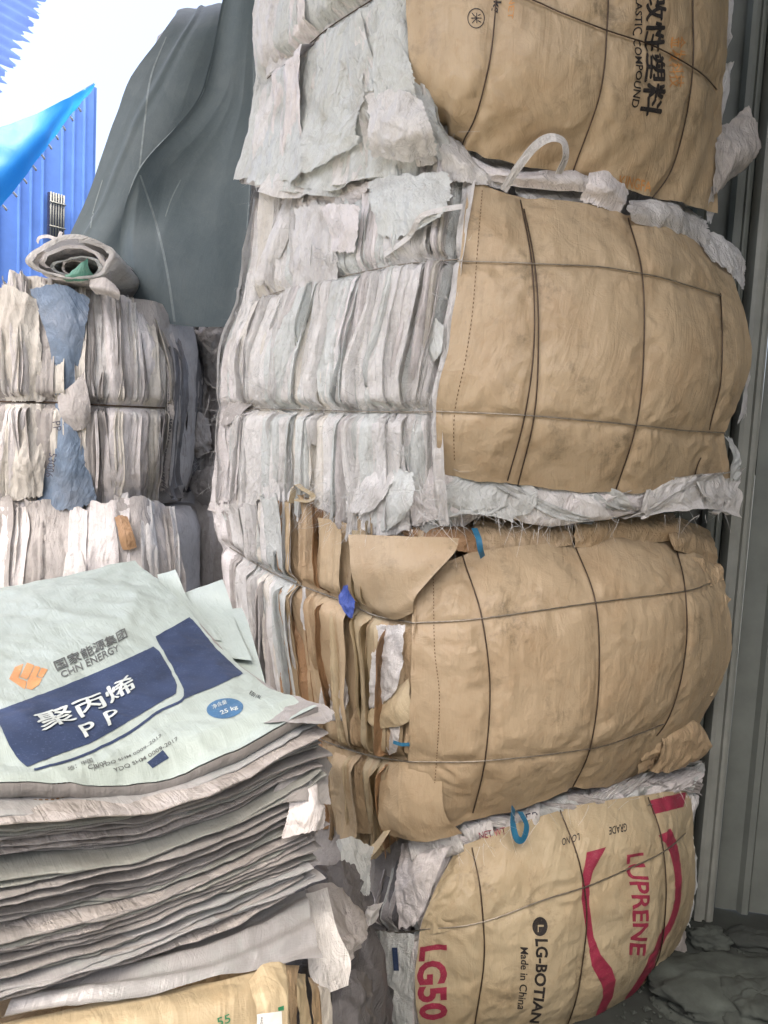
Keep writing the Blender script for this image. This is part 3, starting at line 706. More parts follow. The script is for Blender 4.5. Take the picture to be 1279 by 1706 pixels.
strands(b4, l4.at(np.random.RandomState(4).rand(60), np.random.RandomState(5).rand(60) * .7), 120, FIBG, 6, length=(.02, .06))

# ---------------------------------------------------------------- bale 3
b3 = bale('third bale down, wrapped in plain tan paper with tan paper folds on its end', 1, TAN2, 31)
f3 = Patch([[(702, 955, 2.01), (790, 922, 2.02), (955, 905, 2.14), (1095, 893, 2.32), (1182, 925, 2.50)],
            [(687, 1038, 1.94), (800, 1033, 1.91), (992, 1003, 2.01), (1140, 985, 2.20), (1208, 985, 2.44)],
            [(688, 1140, 1.93), (815, 1140, 1.89), (997, 1130, 1.99), (1140, 1095, 2.18), (1210, 1085, 2.42)],
            [(680, 1268, 1.94), (807, 1268, 1.90), (980, 1245, 2.00), (1100, 1210, 2.20), (1164, 1192, 2.42)],
            [(692, 1392, 2.0), (785, 1366, 1.99), (948, 1316, 2.09), (1028, 1295, 2.26), (1090, 1272, 2.42)]])
W3 = [Wire(f3, [(770, 925), (800, 1020), (815, 1130), (808, 1260), (787, 1352)]), Wire(f3, [(955, 905), (990, 1000), (997, 1100), (985, 1230), (952, 1312)]),
      Wire(f3, [(1122, 905), (1140, 985), (1140, 1085), (1112, 1195), (1092, 1225)]), Wire(f3, [(684, 1038), (806, 1030), (992, 1004), (1140, 985), (1182, 972)]),
      Wire(f3, [(680, 1268), (808, 1266), (940, 1252), (1010, 1240), (1105, 1205)])]
wrap3, g3 = smooth_sheet(b3, 'wrapper', f3, TAN, 140, 140, 33, amp=.0035, scale=6, low=.008, wires=W3, groove=.018, gw=.06, ragged=.012)
wires(b3, W3[:3]); wires(b3, W3[3:], WIREL)
stitches(g3, [(722, 965), (724, 1080), (732, 1160), (727, 1270), (716, 1385)], STITCH, wrap3)
l3 = Patch([[(376, 852, 2.62), (480, 826, 2.36), (585, 868, 2.15), (702, 905, 2.03)],
            [(386, 922, 2.58), (480, 965, 2.33), (582, 1008, 2.11), (690, 1038, 1.95)],
            [(400, 1080, 2.57), (492, 1110, 2.32), (592, 1130, 2.10), (690, 1140, 1.94)],
            [(420, 1230, 2.57), (512, 1250, 2.32), (602, 1262, 2.10), (684, 1268, 1.95)],
            [(440, 1362, 2.6), (532, 1382, 2.36), (612, 1392, 2.14), (694, 1394, 2.0)]])
W3l = [Wire(l3, [(385, 912), (430, 940), (490, 970), (570, 1000), (630, 1026), (690, 1038)], .005), Wire(l3, [(500, 1215), (560, 1240), (620, 1258), (684, 1268)], .005)]
layers(b3, l3, 16, [WH, GR, GY, PK, BE], 301, W3l, width=(.04, .12), u=(-.02, .33), depth=.03, pleat=(2, 4), pamp=.01, weights=[4, 4, 2, 2, 1])
layers(b3, l3, 14, [TAN2, TANP, BRN, TAN], 302, W3l, width=(.07, .2), u=(.3, .98), depth=.03, partial=.2, pamp=.012, weights=[4, 1, 1, 4])
wires(b3, W3l, WIREL, .0024)
flap(b3, [[(580, 890, 2.08), (660, 892, 2.0), (765, 898, 1.96)], [(585, 950, 2.04), (660, 945, 1.95), (755, 925, 1.93)], [(600, 1000, 2.05), (650, 1010, 1.96), (695, 990, 1.92)], [(630, 1025, 2.04), (660, 1032, 1.97), (688, 1020, 1.94)]], TAN, 11, scale=6, amp=.004, nu=34, nv=30)
flap(b3, [[(626, 1040, 2.02), (650, 1042, 1.98), (672, 1040, 1.94)], [(618, 1110, 2.01), (645, 1105, 1.965), (668, 1110, 1.93)], [(615, 1180, 2.02), (640, 1170, 1.98), (660, 1150, 1.95)]], WH, 12, scale=15)
flap(b3, [[(608, 1190, 2.03), (650, 1155, 1.98), (684, 1130, 1.94)], [(618, 1205, 2.01), (650, 1185, 1.95), (684, 1175, 1.92)], [(630, 1212, 2.0), (660, 1210, 1.95), (682, 1200, 1.93)]], TANP, 13, scale=9)
flap(b3, [[(630, 1215, 2.02), (655, 1205, 1.98), (672, 1185, 1.95)], [(640, 1240, 2.0), (655, 1235, 1.97), (668, 1220, 1.95)], [(652, 1255, 2.0), (656, 1254, 1.98), (662, 1252, 1.96)]], WH, 14, scale=15)
flap(b3, [[(548, 1062, 2.16), (552, 1066, 2.15)], [(535, 1150, 2.17), (580, 1150, 2.1)], [(528, 1200, 2.18), (570, 1200, 2.11)]], WH, 15, scale=15)
flap(b3, [[(508, 978, 2.25), (512, 978, 2.24)], [(502, 1010, 2.26), (514, 1015, 2.23)], [(506, 1048, 2.25), (509, 1050, 2.24)]], WH, 16)
flap(b3, [[(575, 976, 2.09), (582, 974, 2.07)], [(568, 1000, 2.09), (592, 1005, 2.05)], [(583, 1026, 2.07), (590, 1028, 2.06)]], BLU, 17, ragged=.06)
flap(b3, [[(548, 1240, 2.2), (590, 1250, 2.13), (628, 1262, 2.08)], [(552, 1320, 2.2), (590, 1320, 2.12), (625, 1330, 2.07)], [(560, 1375, 2.2), (590, 1385, 2.14), (620, 1388, 2.08)]], TAN, 18, scale=8)
flap(b3, [[(640, 1270, 2.02), (680, 1270, 1.95), (735, 1270, 1.93)], [(632, 1350, 1.99), (680, 1350, 1.93), (740, 1350, 1.92)], [(640, 1385, 2.0), (700, 1400, 1.94), (770, 1388, 1.95)]], TAN, 19, scale=7, amp=.007, nu=34, nv=34)
flap(b3, [[(640, 1388, 1.99), (655, 1378, 1.97)], [(622, 1408, 1.98), (640, 1405, 1.96)], [(597, 1428, 1.97), (608, 1440, 1.96)]], TANP, 20, amp=.003)
# crumpled top edge and right edge of bale 3
for i, (rows, mt) in enumerate([
    ([[(655, 868, 2.12), (740, 862, 2.14), (800, 864, 2.18)], [(660, 880, 2.04), (735, 885, 2.04), (800, 890, 2.08)], [(690, 900, 2.04), (750, 915, 2.02), (795, 925, 2.03)]], BRN),
    ([[(785, 858, 2.16), (880, 850, 2.2), (960, 855, 2.24)], [(790, 885, 2.07), (880, 882, 2.1), (955, 880, 2.14)], [(800, 925, 2.03), (880, 918, 2.08), (955, 908, 2.12)]], TAN2),
    ([[(945, 855, 2.2), (1040, 850, 2.28), (1120, 858, 2.36)], [(955, 880, 2.12), (1040, 875, 2.2), (1125, 878, 2.3)], [(955, 912, 2.12), (1040, 905, 2.22), (1120, 898, 2.32)]], TAN2),
    ([[(1100, 862, 2.36), (1150, 865, 2.42), (1180, 885, 2.5)], [(1110, 890, 2.28), (1155, 895, 2.36), (1192, 905, 2.46)], [(1115, 915, 2.29), (1155, 925, 2.37), (1195, 940, 2.46)]], TAN2),
    ([[(1140, 925, 2.33), (1175, 935, 2.40), (1188, 950, 2.46)], [(1145, 955, 2.30), (1178, 960, 2.38), (1198, 945, 2.44)], [(1150, 985, 2.29), (1185, 975, 2.38), (1200, 965, 2.44)]], TAN2),
    ([[(1172, 970, 2.36), (1200, 985, 2.40), (1220, 998, 2.44)], [(1180, 1010, 2.34), (1200, 1012, 2.38), (1212, 1015, 2.43)], [(1190, 1060, 2.34), (1203, 1065, 2.38), (1207, 1070, 2.43)]], TAN),
    ([[(1180, 1060, 2.36), (1200, 1065, 2.40), (1212, 1085, 2.44)], [(1165, 1110, 2.33), (1190, 1105, 2.38), (1210, 1100, 2.43)], [(1150, 1170, 2.33), (1175, 1160, 2.38), (1192, 1145, 2.43)]], TAN),
    ([[(1090, 1215, 2.26), (1130, 1195, 2.34), (1155, 1190, 2.42)], [(1100, 1245, 2.24), (1150, 1225, 2.32), (1186, 1240, 2.4)], [(1075, 1282, 2.26), (1120, 1278, 2.33), (1165, 1265, 2.4)]], TAN2),
    ([[(1070, 1225, 2.24), (1110, 1205, 2.29), (1150, 1185, 2.36)], [(1065, 1255, 2.22), (1105, 1240, 2.27), (1145, 1225, 2.34)], [(1060, 1290, 2.24), (1080, 1280, 2.28), (1095, 1270, 2.35)]], TAN2)]):
    flap(b3, rows, mt, 110 + i, amp=.010, scale=8, low=.018, ragged=.06, nu=48, nv=40)
s0 = P(788, 880, 1.99); ribbon('blue_strap', [P(790, 880, 2.0), P(797, 898, 1.965), P(800, 915, 1.96), P(804, 928, 1.98)], .016, BSTRAP, b3)
ribbon('blue_strap', [P(855, 1345, 2.0), P(854, 1370, 1.955), P(860, 1396, 1.94), P(871, 1398, 1.95), P(877, 1375, 1.97), P(866, 1352, 2.01)], .018, BSTRAP, b3, face=(.5, -1, .1))
ribbon('blue_strap', [P(655, 1236, 1.95), P(668, 1240, 1.93), P(682, 1240, 1.925)], .009, BSTRAP, b3)
ribbon('tan_strap', [P(485, 838, 2.28), P(492, 808, 2.26), P(505, 815, 2.24), P(520, 825, 2.22), P(512, 835, 2.22), P(492, 832, 2.24)], .02, TANP, b3, face=(.3, -.5, 1))
ribbon('white_strap', [P(372, 862, 2.55), P(395, 840, 2.53), P(418, 822, 2.5), P(440, 812, 2.46)], .03, GR, b3, face=(.1, -1, .6))
strands(b3, l3.at(np.random.RandomState(8).rand(40) * .35, np.random.RandomState(9).rand(40)), 120, FIB, 7, length=(.015, .05), spread=.02)

# ---------------------------------------------------------------- bale 2
b2 = bale('second bale down, smooth tan wrapping, frayed white sacks on its end', 2, WH, 21)
f2 = Patch([[(780, 308, 2.06), (868, 330, 2.06), (1045, 360, 2.13), (1130, 390, 2.24), (1196, 438, 2.42)],
            [(764, 440, 1.96), (886, 440, 1.94), (1065, 455, 2.01), (1150, 473, 2.13), (1226, 492, 2.36)],
            [(748, 570, 1.94), (893, 570, 1.91), (1071, 588, 1.98), (1172, 600, 2.10), (1246, 602, 2.34)],
            [(724, 690, 1.95), (880, 692, 1.92), (1058, 708, 1.99), (1140, 715, 2.11), (1208, 720, 2.30)],
            [(736, 785, 2.03), (850, 806, 2.01), (1028, 820, 2.08), (1110, 812, 2.18), (1212, 795, 2.36)]])
W2 = [Wire(f2, [(866, 335), (885, 440), (889, 570), (872, 700), (845, 800)]), Wire(f2, [(872, 350), (892, 460), (896, 580), (888, 700), (862, 808)]),
      Wire(f2, [(1045, 365), (1068, 455), (1071, 585), (1060, 700), (1024, 818)]), Wire(f2, [(1198, 490), (1201, 590), (1194, 660), (1180, 716)]), Wire(f2, [(1166, 762), (1160, 775), (1155, 795)]),
      Wire(f2, [(762, 436), (880, 440), (1000, 446), (1068, 457), (1150, 478), (1200, 494)]), Wire(f2, [(726, 685), (880, 692), (1058, 708), (1140, 717), (1206, 721)])]
wrap2, g2 = smooth_sheet(b2, 'wrapper', f2, TAN, 140, 140, 22, amp=.0022, scale=5, low=.006, wires=W2, groove=.017, gw=.06, ragged=.006)
wires(b2, W2[:5]); wires(b2, W2[5:], WIREL)
stitches(g2, [(803, 318), (795, 420), (787, 520), (775, 600), (757, 690), (757, 775)], STITCH, wrap2, gap=11)
l2 = Patch([[(436, 345, 2.66), (556, 318, 2.42), (678, 296, 2.20), (806, 300, 2.09)],
            [(424, 490, 2.62), (540, 466, 2.36), (656, 448, 2.13), (786, 440, 2.0)],
            [(392, 590, 2.60), (510, 585, 2.34), (630, 580, 2.11), (772, 570, 1.98)],
            [(388, 682, 2.60), (500, 684, 2.34), (615, 686, 2.11), (752, 688, 1.99)],
            [(380, 818, 2.62), (495, 838, 2.37), (612, 862, 2.14), (765, 862, 2.02)]])
W2l = [Wire(l2, [(440, 500), (500, 482), (600, 460), (690, 444), (768, 438)], .018), Wire(l2, [(388, 680), (500, 683), (615, 686), (726, 686)], .014)]
layers(b2, l2, 20, [WH, GR, PK, BE], 201, W2l, width=(.12, .30), depth=.045, partial=.15, tuckd=.04, pleat=(2, 4), pamp=.017, weights=[5, 4, 2, 1], pinch=.012, umax=1.06, nu=24, nv=70)
layers(b2, l2, 26, [WH, GR, PK, BE], 202, W2l, width=(.03, .10), depth=.045, partial=.45, tuckd=.035, pleat=(1, 2), pamp=.008, weights=[5, 3, 2, 1], pinch=.012)
layers(b2, l2, 10, [WH, GR, PK, BE], 203, W2l, width=(.06, .18), v=(-.03, 1.04), depth=.05, partial=1.0, weights=[5, 4, 1, 1], flare=.05, umax=1.06)
layers(b2, l2, 6, [WH, GR, PK], 204, W2l, width=(.1, .22), v=(-.06, 1.0), depth=.05, partial=1.0, weights=[4, 3, 2], flare=.04, umax=1.06)
layers(b2, l2, 16, [WH, GR, PK, BE, GY], 207, W2l, width=(.012, .03), v=(-.03, 1.04), depth=.065, partial=.6, weights=[4, 3, 3, 2, 1], pleat=(1, 1), pamp=.006, tuckd=.05, umax=.95, nu=8, nv=70)
wires(b2, W2l, WIREL, .0022)
for i_, (x_, y_, d_) in enumerate([(560, 372, 2.26), (548, 300 + 130, 2.28), (470, 770, 2.34), (600, 815, 2.08), (545, 830, 2.2), (690, 820, 1.97), (430, 640, 2.46), (655, 745, 2.02), (585, 620, 2.14)]):
    strands(b2, [P(x_, y_, d_ - .05)], 55, FIB, 400 + i_, length=(.015, .06), bias=(-.1, -.6, -.3), spread=.022, width=.0007)
flap(b2, [[(470, 345, 2.5), (480, 330, 2.48), (500, 335, 2.46)], [(445, 400, 2.5), (460, 395, 2.47), (480, 400, 2.46)], [(425, 455, 2.52), (442, 455, 2.5), (456, 445, 2.49)], [(426, 472, 2.53), (434, 476, 2.52), (442, 468, 2.51)]], WH, 25, amp=.004)
for i_, (rows, mt) in enumerate([
    ([[(492, 350, 2.40), (530, 338, 2.33), (552, 345, 2.28)], [(488, 440, 2.38), (528, 432, 2.30), (560, 428, 2.25)], [(490, 520, 2.38), (530, 515, 2.30), (568, 515, 2.23)], [(488, 598, 2.38), (525, 592, 2.31), (562, 602, 2.24)]], WH),
    ([[(535, 345, 2.27), (560, 340, 2.22), (600, 342, 2.16)], [(548, 380, 2.24), (572, 378, 2.19), (596, 380, 2.15)], [(552, 418, 2.24), (575, 420, 2.20), (590, 420, 2.17)]], PK),
    ([[(612, 300, 2.18), (680, 290, 2.08), (752, 292, 2.02)], [(618, 345, 2.13), (680, 345, 2.03), (745, 350, 1.97)], [(632, 392, 2.12), (672, 396, 2.04), (715, 372, 1.99)]], GR),
    ([[(700, 540, 2.02), (725, 532, 1.98), (742, 545, 1.95)], [(702, 580, 2.01), (725, 578, 1.965), (738, 580, 1.94)], [(712, 600, 2.01), (724, 602, 1.98), (734, 592, 1.95)]], GR),
    ([[(612, 770, 2.10), (640, 760, 2.05), (665, 775, 2.02)], [(590, 820, 2.10), (625, 812, 2.04), (650, 815, 2.01)], [(576, 852, 2.12), (600, 856, 2.07), (622, 850, 2.04)]], WH),
    ([[(640, 790, 2.06), (665, 782, 2.01), (692, 790, 1.97)], [(632, 830, 2.06), (660, 828, 2.0), (690, 832, 1.96)], [(618, 868, 2.08), (640, 884, 2.04), (672, 862, 2.0)]], GR),
    ([[(492, 606, 2.38), (525, 600, 2.31), (560, 610, 2.25)], [(500, 640, 2.36), (525, 640, 2.29), (552, 638, 2.24)], [(512, 668, 2.36), (530, 664, 2.30), (545, 660, 2.26)]], WH),
    ([[(384, 556, 2.60), (396, 548, 2.56), (410, 556, 2.52)], [(378, 600, 2.60), (390, 600, 2.55), (402, 602, 2.52)], [(382, 648, 2.60), (388, 650, 2.57), (394, 646, 2.54)]], PK),
    ([[(398, 640, 2.55), (420, 632, 2.50), (438, 645, 2.46)], [(380, 672, 2.58), (400, 670, 2.53), (420, 672, 2.48)], [(366, 705, 2.60), (374, 710, 2.57), (386, 706, 2.54)]], GY),
    ([[(455, 690, 2.42), (470, 684, 2.38), (486, 692, 2.35)], [(470, 715, 2.40), (486, 712, 2.36), (500, 715, 2.32)], [(480, 748, 2.40), (488, 750, 2.37), (494, 745, 2.34)]], BE)]):
    flap(b2, rows, mt, 420 + i_, amp=.006, scale=9, low=.008, ragged=.05, saw=.03, nu=40, nv=44, aniso=(1.4, 1.4, .8))
# ends of white sacks hanging out below the wrapper
ru = Patch([[(688, 776, 2.04), (800, 786, 2.05), (920, 802, 2.07), (1040, 804, 2.12), (1140, 796, 2.23), (1222, 784, 2.40)],
            [(690, 822, 2.03), (800, 826, 2.035), (920, 840, 2.06), (1040, 834, 2.11), (1140, 822, 2.22), (1224, 822, 2.39)],
            [(694, 868, 2.03), (790, 852, 2.04), (905, 872, 2.07), (1040, 854, 2.13), (1145, 842, 2.24), (1222, 858, 2.40)]])
layers(b2, ru, 12, [WH, PK, GR], 205, (), width=(.14, .30), v=(-.05, 1.0), depth=.02, partial=0, pamp=.009, pleat=(1, 2), weights=[5, 2, 2], flare=.02, nu=40, nv=30, crum=.003, tuckd=.02, skew=.1, name='sack_end', umax=1.0)
layers(b2, ru, 8, [WH, GR], 206, (), width=(.04, .10), v=(.05, 1.25), depth=.03, partial=.3, pamp=.01, pleat=(1, 2), flare=.03, nu=20, nv=30, crum=.004, skew=.4, name='sack_end', umax=1.0)
# white rolls above the wrapper
for i, (rows, mt) in enumerate([
    ([[(850, 300, 2.2), (930, 300, 2.22), (1010, 315, 2.24)], [(855, 318, 2.08), (930, 318, 2.1), (1010, 335, 2.12)], [(868, 338, 2.07), (940, 342, 2.09), (1020, 355, 2.12)]], WH),
    ([[(985, 262, 2.16), (1010, 270, 2.12), (1045, 300, 2.16)], [(980, 300, 2.06), (1015, 310, 2.05), (1048, 335, 2.1)], [(965, 335, 2.08), (1000, 345, 2.08), (1030, 362, 2.12)]], PK),
    ([[(1045, 340, 2.2), (1110, 332, 2.28), (1170, 355, 2.4)], [(1046, 352, 2.09), (1110, 352, 2.17), (1178, 385, 2.32)], [(1052, 372, 2.11), (1120, 388, 2.2), (1185, 420, 2.34)]], WH),
    ([[(1150, 380, 2.36), (1195, 395, 2.42), (1222, 420, 2.5)], [(1170, 405, 2.28), (1200, 418, 2.36), (1230, 450, 2.46)], [(1188, 435, 2.28), (1208, 455, 2.36), (1226, 485, 2.45)]], WH),
    ([[(700, 190, 2.12), (740, 220, 2.08), (790, 255, 2.1)], [(730, 240, 2.05), (765, 262, 2.02), (815, 285, 2.05)], [(735, 300, 2.06), (775, 305, 2.03), (850, 312, 2.06)]], WH),
    ([[(780, 262, 2.1), (850, 275, 2.1), (980, 285, 2.12)], [(785, 278, 2.04), (860, 292, 2.03), (985, 298, 2.06)], [(800, 298, 2.05), (870, 312, 2.05), (990, 322, 2.08)]], PK),
    ([[(1226, 500, 2.40), (1236, 520, 2.42)], [(1246, 600, 2.37), (1252, 600, 2.42)], [(1225, 700, 2.37), (1240, 690, 2.42)]], WH),
    ([[(1205, 725, 2.33), (1222, 730, 2.37)], [(1218, 760, 2.31), (1232, 765, 2.36)], [(1215, 800, 2.33), (1230, 800, 2.38)]], GR)]):
    flap(b2, rows, mt, 160 + i, amp=.010, scale=7.5, low=.02, ragged=.05, nu=52, nv=36)
ribbon('white_loop', [P(838, 318, 2.0), P(862, 280, 1.98), (P(890, 245, 1.97)), P(915, 230, 1.965), P(938, 236, 1.965), P(942, 262, 1.975), P(930, 290, 2.0)], .022, WH, b2, face=(.6, -1, .2))
ribbon('white_strap', [P(640, 425, 2.09), P(680, 395, 2.02), P(700, 362, 1.99), P(735, 350, 1.97), P(770, 344, 1.96)], .014, WH, b2)
ribbon('hanging_strip', [P(428, 330, 2.62), P(420, 420, 2.6), P(428, 520, 2.6), P(420, 580, 2.6)], .012, GY, b2)
ribbon('hanging_strip', [P(384, 690, 2.6), P(372, 720, 2.57), P(380, 770, 2.56), P(372, 800, 2.55), P(364, 832, 2.54)], .012, PK, b2, twist=2.)
rs = np.random.RandomState(3)
strands(b2, l2.at(rs.rand(120), .92 + rs.rand(120) * .1) + np.array([-.02, -.03, 0]), 1100, FIB, 11, length=(.02, .07), bias=(-.2, -.6, -.9), spread=.022, width=.0006)
strands(b2, l2.at(rs.rand(260), rs.rand(260)) + np.array([-.02, -.025, 0]), 900, FIBG, 12, length=(.008, .04), spread=.02, width=.0005)
strands(b2, pixline([(700, 865, 1.96), (800, 845, 1.98), (900, 868, 2.0), (1000, 855, 2.08), (1210, 855, 2.3)]), 170, FIB, 13, length=(.015, .05), bias=(0, -.4, -1), width=.0006)
strands(b2, pixline([(420, 600, 2.58), (388, 680, 2.57), (385, 800, 2.58)]), 120, FIBG, 14, length=(.02, .07), bias=(-1, -.3, -.2), width=.0006)

# thin sack edges standing proud between the broad folds, and fuzz of broken threads
layers(b2, l2, 26, [WH, GR, PK, BE, WH], 208, W2l, width=(.006, .016), v=(-.03, 1.04), depth=.07, partial=.8, weights=[4, 3, 3, 2, 2], pleat=(1, 1), pamp=.004, tuckd=.06, umax=.9, nu=6, nv=60, wob=.05, name='sack_edge')
layers(b3, l3, 18, [WH, GR, PK, BE, GY], 308, W3l, width=(.006, .016), u=(0, .34), depth=.06, partial=.7, pleat=(1, 1), pamp=.004, tuckd=.06, nu=6, nv=60, wob=.04, name='sack_edge')
layers(b3, l3, 16, [TAN2, TANP, BRN], 309, W3l, width=(.006, .02), u=(.36, .95), depth=.06, partial=.7, pleat=(1, 1), pamp=.004, tuckd=.06, nu=6, nv=60, wob=.04, name='sack_edge')
fz = np.random.RandomState(77)
strands(b2, l2.at(fz.rand(500) * .95, fz.rand(500)) + np.array([-.025, -.035, 0]), 2600, FIB, 78, length=(.008, .035), spread=.018, width=.0006, bias=(-.2, -.5, -.2), name='fuzz')
# ---------------------------------------------------------------- bale 1 (top)
b1 = bale('top bale of right stack, tan wrapping with big black lettering, white sheeted end', 3, WH, 71)
f1 = Patch([[(700, -300, 2.12), (830, -310, 2.05), (1000, -305, 2.08), (1130, -290, 2.22), (1200, -270, 2.42)],
            [(680, -140, 2.04), (815, -150, 1.95), (1008, -145, 1.98), (1152, -125, 2.12), (1214, -105, 2.34)],
            [(680, 0, 2.02), (822, 0, 1.92), (1011, 0, 1.95), (1152, 5, 2.10), (1208, 10, 2.32)],
            [(692, 130, 2.04), (804, 142, 1.94), (1004, 150, 1.97), (1142, 152, 2.11), (1198, 156, 2.32)],
            [(748, 222, 2.14), (800, 258, 2.06), (955, 292, 2.08), (1100, 332, 2.20), (1188, 356, 2.38)]])
W1 = [Wire(f1, [(826, -140), (826, 0), (812, 120), (790, 200), (772, 240)]), Wire(f1, [(1010, -140), (1012, 0), (1008, 80), (985, 200), (952, 290)]),
      Wire(f1, [(1145, -140), (1152, 20), (1153, 90), (1140, 200), (1118, 280), (1085, 330)]), Wire(f1, [(760, -30), (860, -8), (940, 25), (1010, 52), (1080, 75), (1150, 112), (1192, 150)])]
wrap1, g1 = smooth_sheet(b1, 'wrapper', f1, TAN, 140, 150, 72, amp=.0032, scale=6, low=.007, wires=W1, groove=.018, gw=.06, ragged=.006,
                         extra=lambda A, B, p: .006 * (np.exp(-A / .12) + .8 * np.exp(-(1 - B) / .12)) * np.sin(60 * (A + .35 * B) + 3 * n1(B * 4, 3)))
wires(b1, W1)
text_on(g1, '改性塑料', [(1108, -12), (1098, 196), (1064, 190), (1076, -10)], INK_K, wrap1, 0, heavy=.008)
text_on(g1, 'PLASTIC COMPOUND', [(1070, -14), (1062, 181), (1050, 178), (1058, -14)], INK_K, wrap1, .012)
text_on(g1, 'KINGFA', [(1032, 292), (1086, 303), (1083, 320), (1030, 312)], INK_F, wrap1, .01)
text_on(g1, '25kg', [(837, -20), (833, 24), (816, 22), (819, -22)], INK_K, wrap1, .02)
text_on(g1, 'NET', [(857, -4), (854, 32), (845, 32), (848, -4)], INK_F, wrap1, .0)
text_on(g1, '金发科技', [(1142, 62), (1138, 146), (1114, 146), (1117, 62)], INK_F, wrap1, .005)
def ring_on(gr, c, r0, r1, mat, par, sx=1.):
    n = 24; q = np.array([gr.uv(*p) for p in ringpix(c, r0, n, sx) + ringpix(c, r1, n, sx)])
    return lay('printed_ring', gr, q, [[i, (i + 1) % n, n + (i + 1) % n, n + i] for i in range(n)], mat, par)
ring_on(g1, (793, 31), 17, 15.4, INK_K, wrap1, .85)
text_on(g1, '米', [(802, 22), (802, 40), (785, 40), (785, 22)], INK_K, wrap1, .0)
l1 = Patch([[(440, -320, 2.66), (530, -320, 2.42), (620, -315, 2.24), (712, -300, 2.12)],
            [(438, -130, 2.60), (520, -135, 2.36), (605, -138, 2.16), (695, -140, 2.04)],
            [(440, 20, 2.60), (520, 20, 2.35), (605, 15, 2.15), (690, 10, 2.02)],
            [(436, 170, 2.60), (520, 165, 2.36), (610, 155, 2.16), (712, 160, 2.03)],
            [(410, 305, 2.62), (520, 312, 2.38), (630, 290, 2.2), (760, 262, 2.08)]])
W1l = [Wire(l1, [(448, 132), (500, 90), (545, 52), (590, 22), (640, -10)], .006), Wire(l1, [(500, 300), (560, 262), (600, 205), (622, 130)], .004)]
layers(b1, l1, 12, [WH, GR, PK], 101, W1l[:1], width=(.2, .45), depth=.04, partial=.5, pleat=(2, 4), pamp=.016, nu=34, crum=.010, skew=.5, weights=[5, 5, 2])
layers(b1, l1, 9, [WH, GR, PK], 102, W1l[:1], width=(.06, .2), depth=.04, partial=.7, pleat=(1, 3), skew=.5, weights=[5, 4, 2], u=(.3, 1))
wires(b1, W1l, WIRE, .0018)
for i, (rows, mt) in enumerate([
    ([[(440, -40, 2.56), (500, -40, 2.42), (580, -40, 2.22)], [(447, 50, 2.55), (500, 45, 2.40), (570, 20, 2.22)], [(449, 128, 2.55), (490, 95, 2.42), (545, 50, 2.28)]], WH),
    ([[(455, 150, 2.54), (530, 80, 2.30), (612, 25, 2.11)], [(440, 230, 2.54), (520, 190, 2.30), (605, 150, 2.12)], [(412, 305, 2.57), (490, 300, 2.36), (590, 240, 2.16)]], GR),
    ([[(610, 70, 2.10), (640, 55, 2.05), (665, 65, 2.02)], [(608, 120, 2.10), (640, 115, 2.05), (690, 120, 2.01)], [(605, 150, 2.10), (645, 150, 2.06), (695, 165, 2.02)]], GR),
    ([[(610, 160, 2.10), (660, 150, 2.04), (700, 165, 2.0)], [(612, 220, 2.08), (665, 215, 2.0), (720, 215, 1.98)], [(620, 262, 2.12), (670, 268, 2.06), (728, 258, 2.02)]], WH),
    ([[(470, 335, 2.50), (540, 310, 2.36), (610, 292, 2.24)], [(480, 345, 2.47), (550, 332, 2.32), (615, 310, 2.2)], [(520, 352, 2.44), (560, 352, 2.33), (600, 335, 2.24)]], PK),
    ([[(1195, -60, 2.34), (1215, -60, 2.40)], [(1205, 40, 2.34), (1221, 40, 2.39)], [(1200, 110, 2.34), (1214, 110, 2.39)]], WH),
    ([[(1198, 110, 2.33), (1216, 105, 2.38)], [(1195, 150, 2.32), (1212, 148, 2.36)], [(1192, 220, 2.32), (1205, 215, 2.37)]], WH),
    ([[(1192, 215, 2.34), (1215, 205, 2.38), (1240, 180, 2.42)], [(1190, 250, 2.31), (1222, 245, 2.34), (1262, 242, 2.40)], [(1186, 325, 2.33), (1205, 310, 2.36), (1225, 285, 2.42)]], GY),
    ([[(1186, 260, 2.34), (1196, 262, 2.38)], [(1182, 320, 2.33), (1195, 320, 2.38)], [(1178, 370, 2.36), (1188, 372, 2.4)]], WH)]):
    flap(b1, rows, mt, 180 + i, amp=.010, scale=7.5, low=.018, ragged=.04, nu=52, nv=52)
strands(b1, l1.at(rs.rand(60), .85 + rs.rand(60) * .17), 200, FIB, 15, length=(.015, .05), spread=.02, width=.0005)

# ================================================================== LEFT AND BACK BALES
def small_bale(label, foot, z0, z1, coremat, seed, group):
    foot = np.array(foot); b = thing('bale', label, 'bale', (foot[:, 0].mean(), foot[:, 1].mean(), z0), group)
    core(b, foot, z0 + .01, z1 - .01, coremat, seed); return b
FA = [[-1.82, 2.86], [-.86, 2.88], [-.84, 3.42], [-1.84, 3.42]]
zA0, zA1 = P(100, 845, 2.78)[2], P(100, 478, 2.8)[2]
GL = 'bales in the left-hand stack'
bA = small_bale('left bale of narrow grey white sack folds with a faded blue sack', FA, zA0, zA1, GY, 51, GL)
pA_ = Patch([[(-95, 472, 2.92), (0, 474, 2.86), (95, 482, 2.86), (185, 500, 2.88), (250, 530, 2.98)],
             [(-98, 570, 2.84), (0, 570, 2.78), (95, 575, 2.77), (190, 578, 2.79), (274, 582, 2.90)],
             [(-98, 668, 2.83), (0, 668, 2.77), (95, 670, 2.76), (190, 674, 2.78), (276, 678, 2.89)],
             [(-95, 760, 2.84), (0, 760, 2.78), (95, 762, 2.77), (190, 765, 2.79), (270, 765, 2.90)],
             [(-90, 838, 2.92), (0, 842, 2.85), (95, 842, 2.84), (185, 835, 2.86), (262, 815, 2.96)]])
WA = [Wire(pA_, [(-85, 667), (0, 669), (100, 671), (190, 676), (274, 680)], .004)]
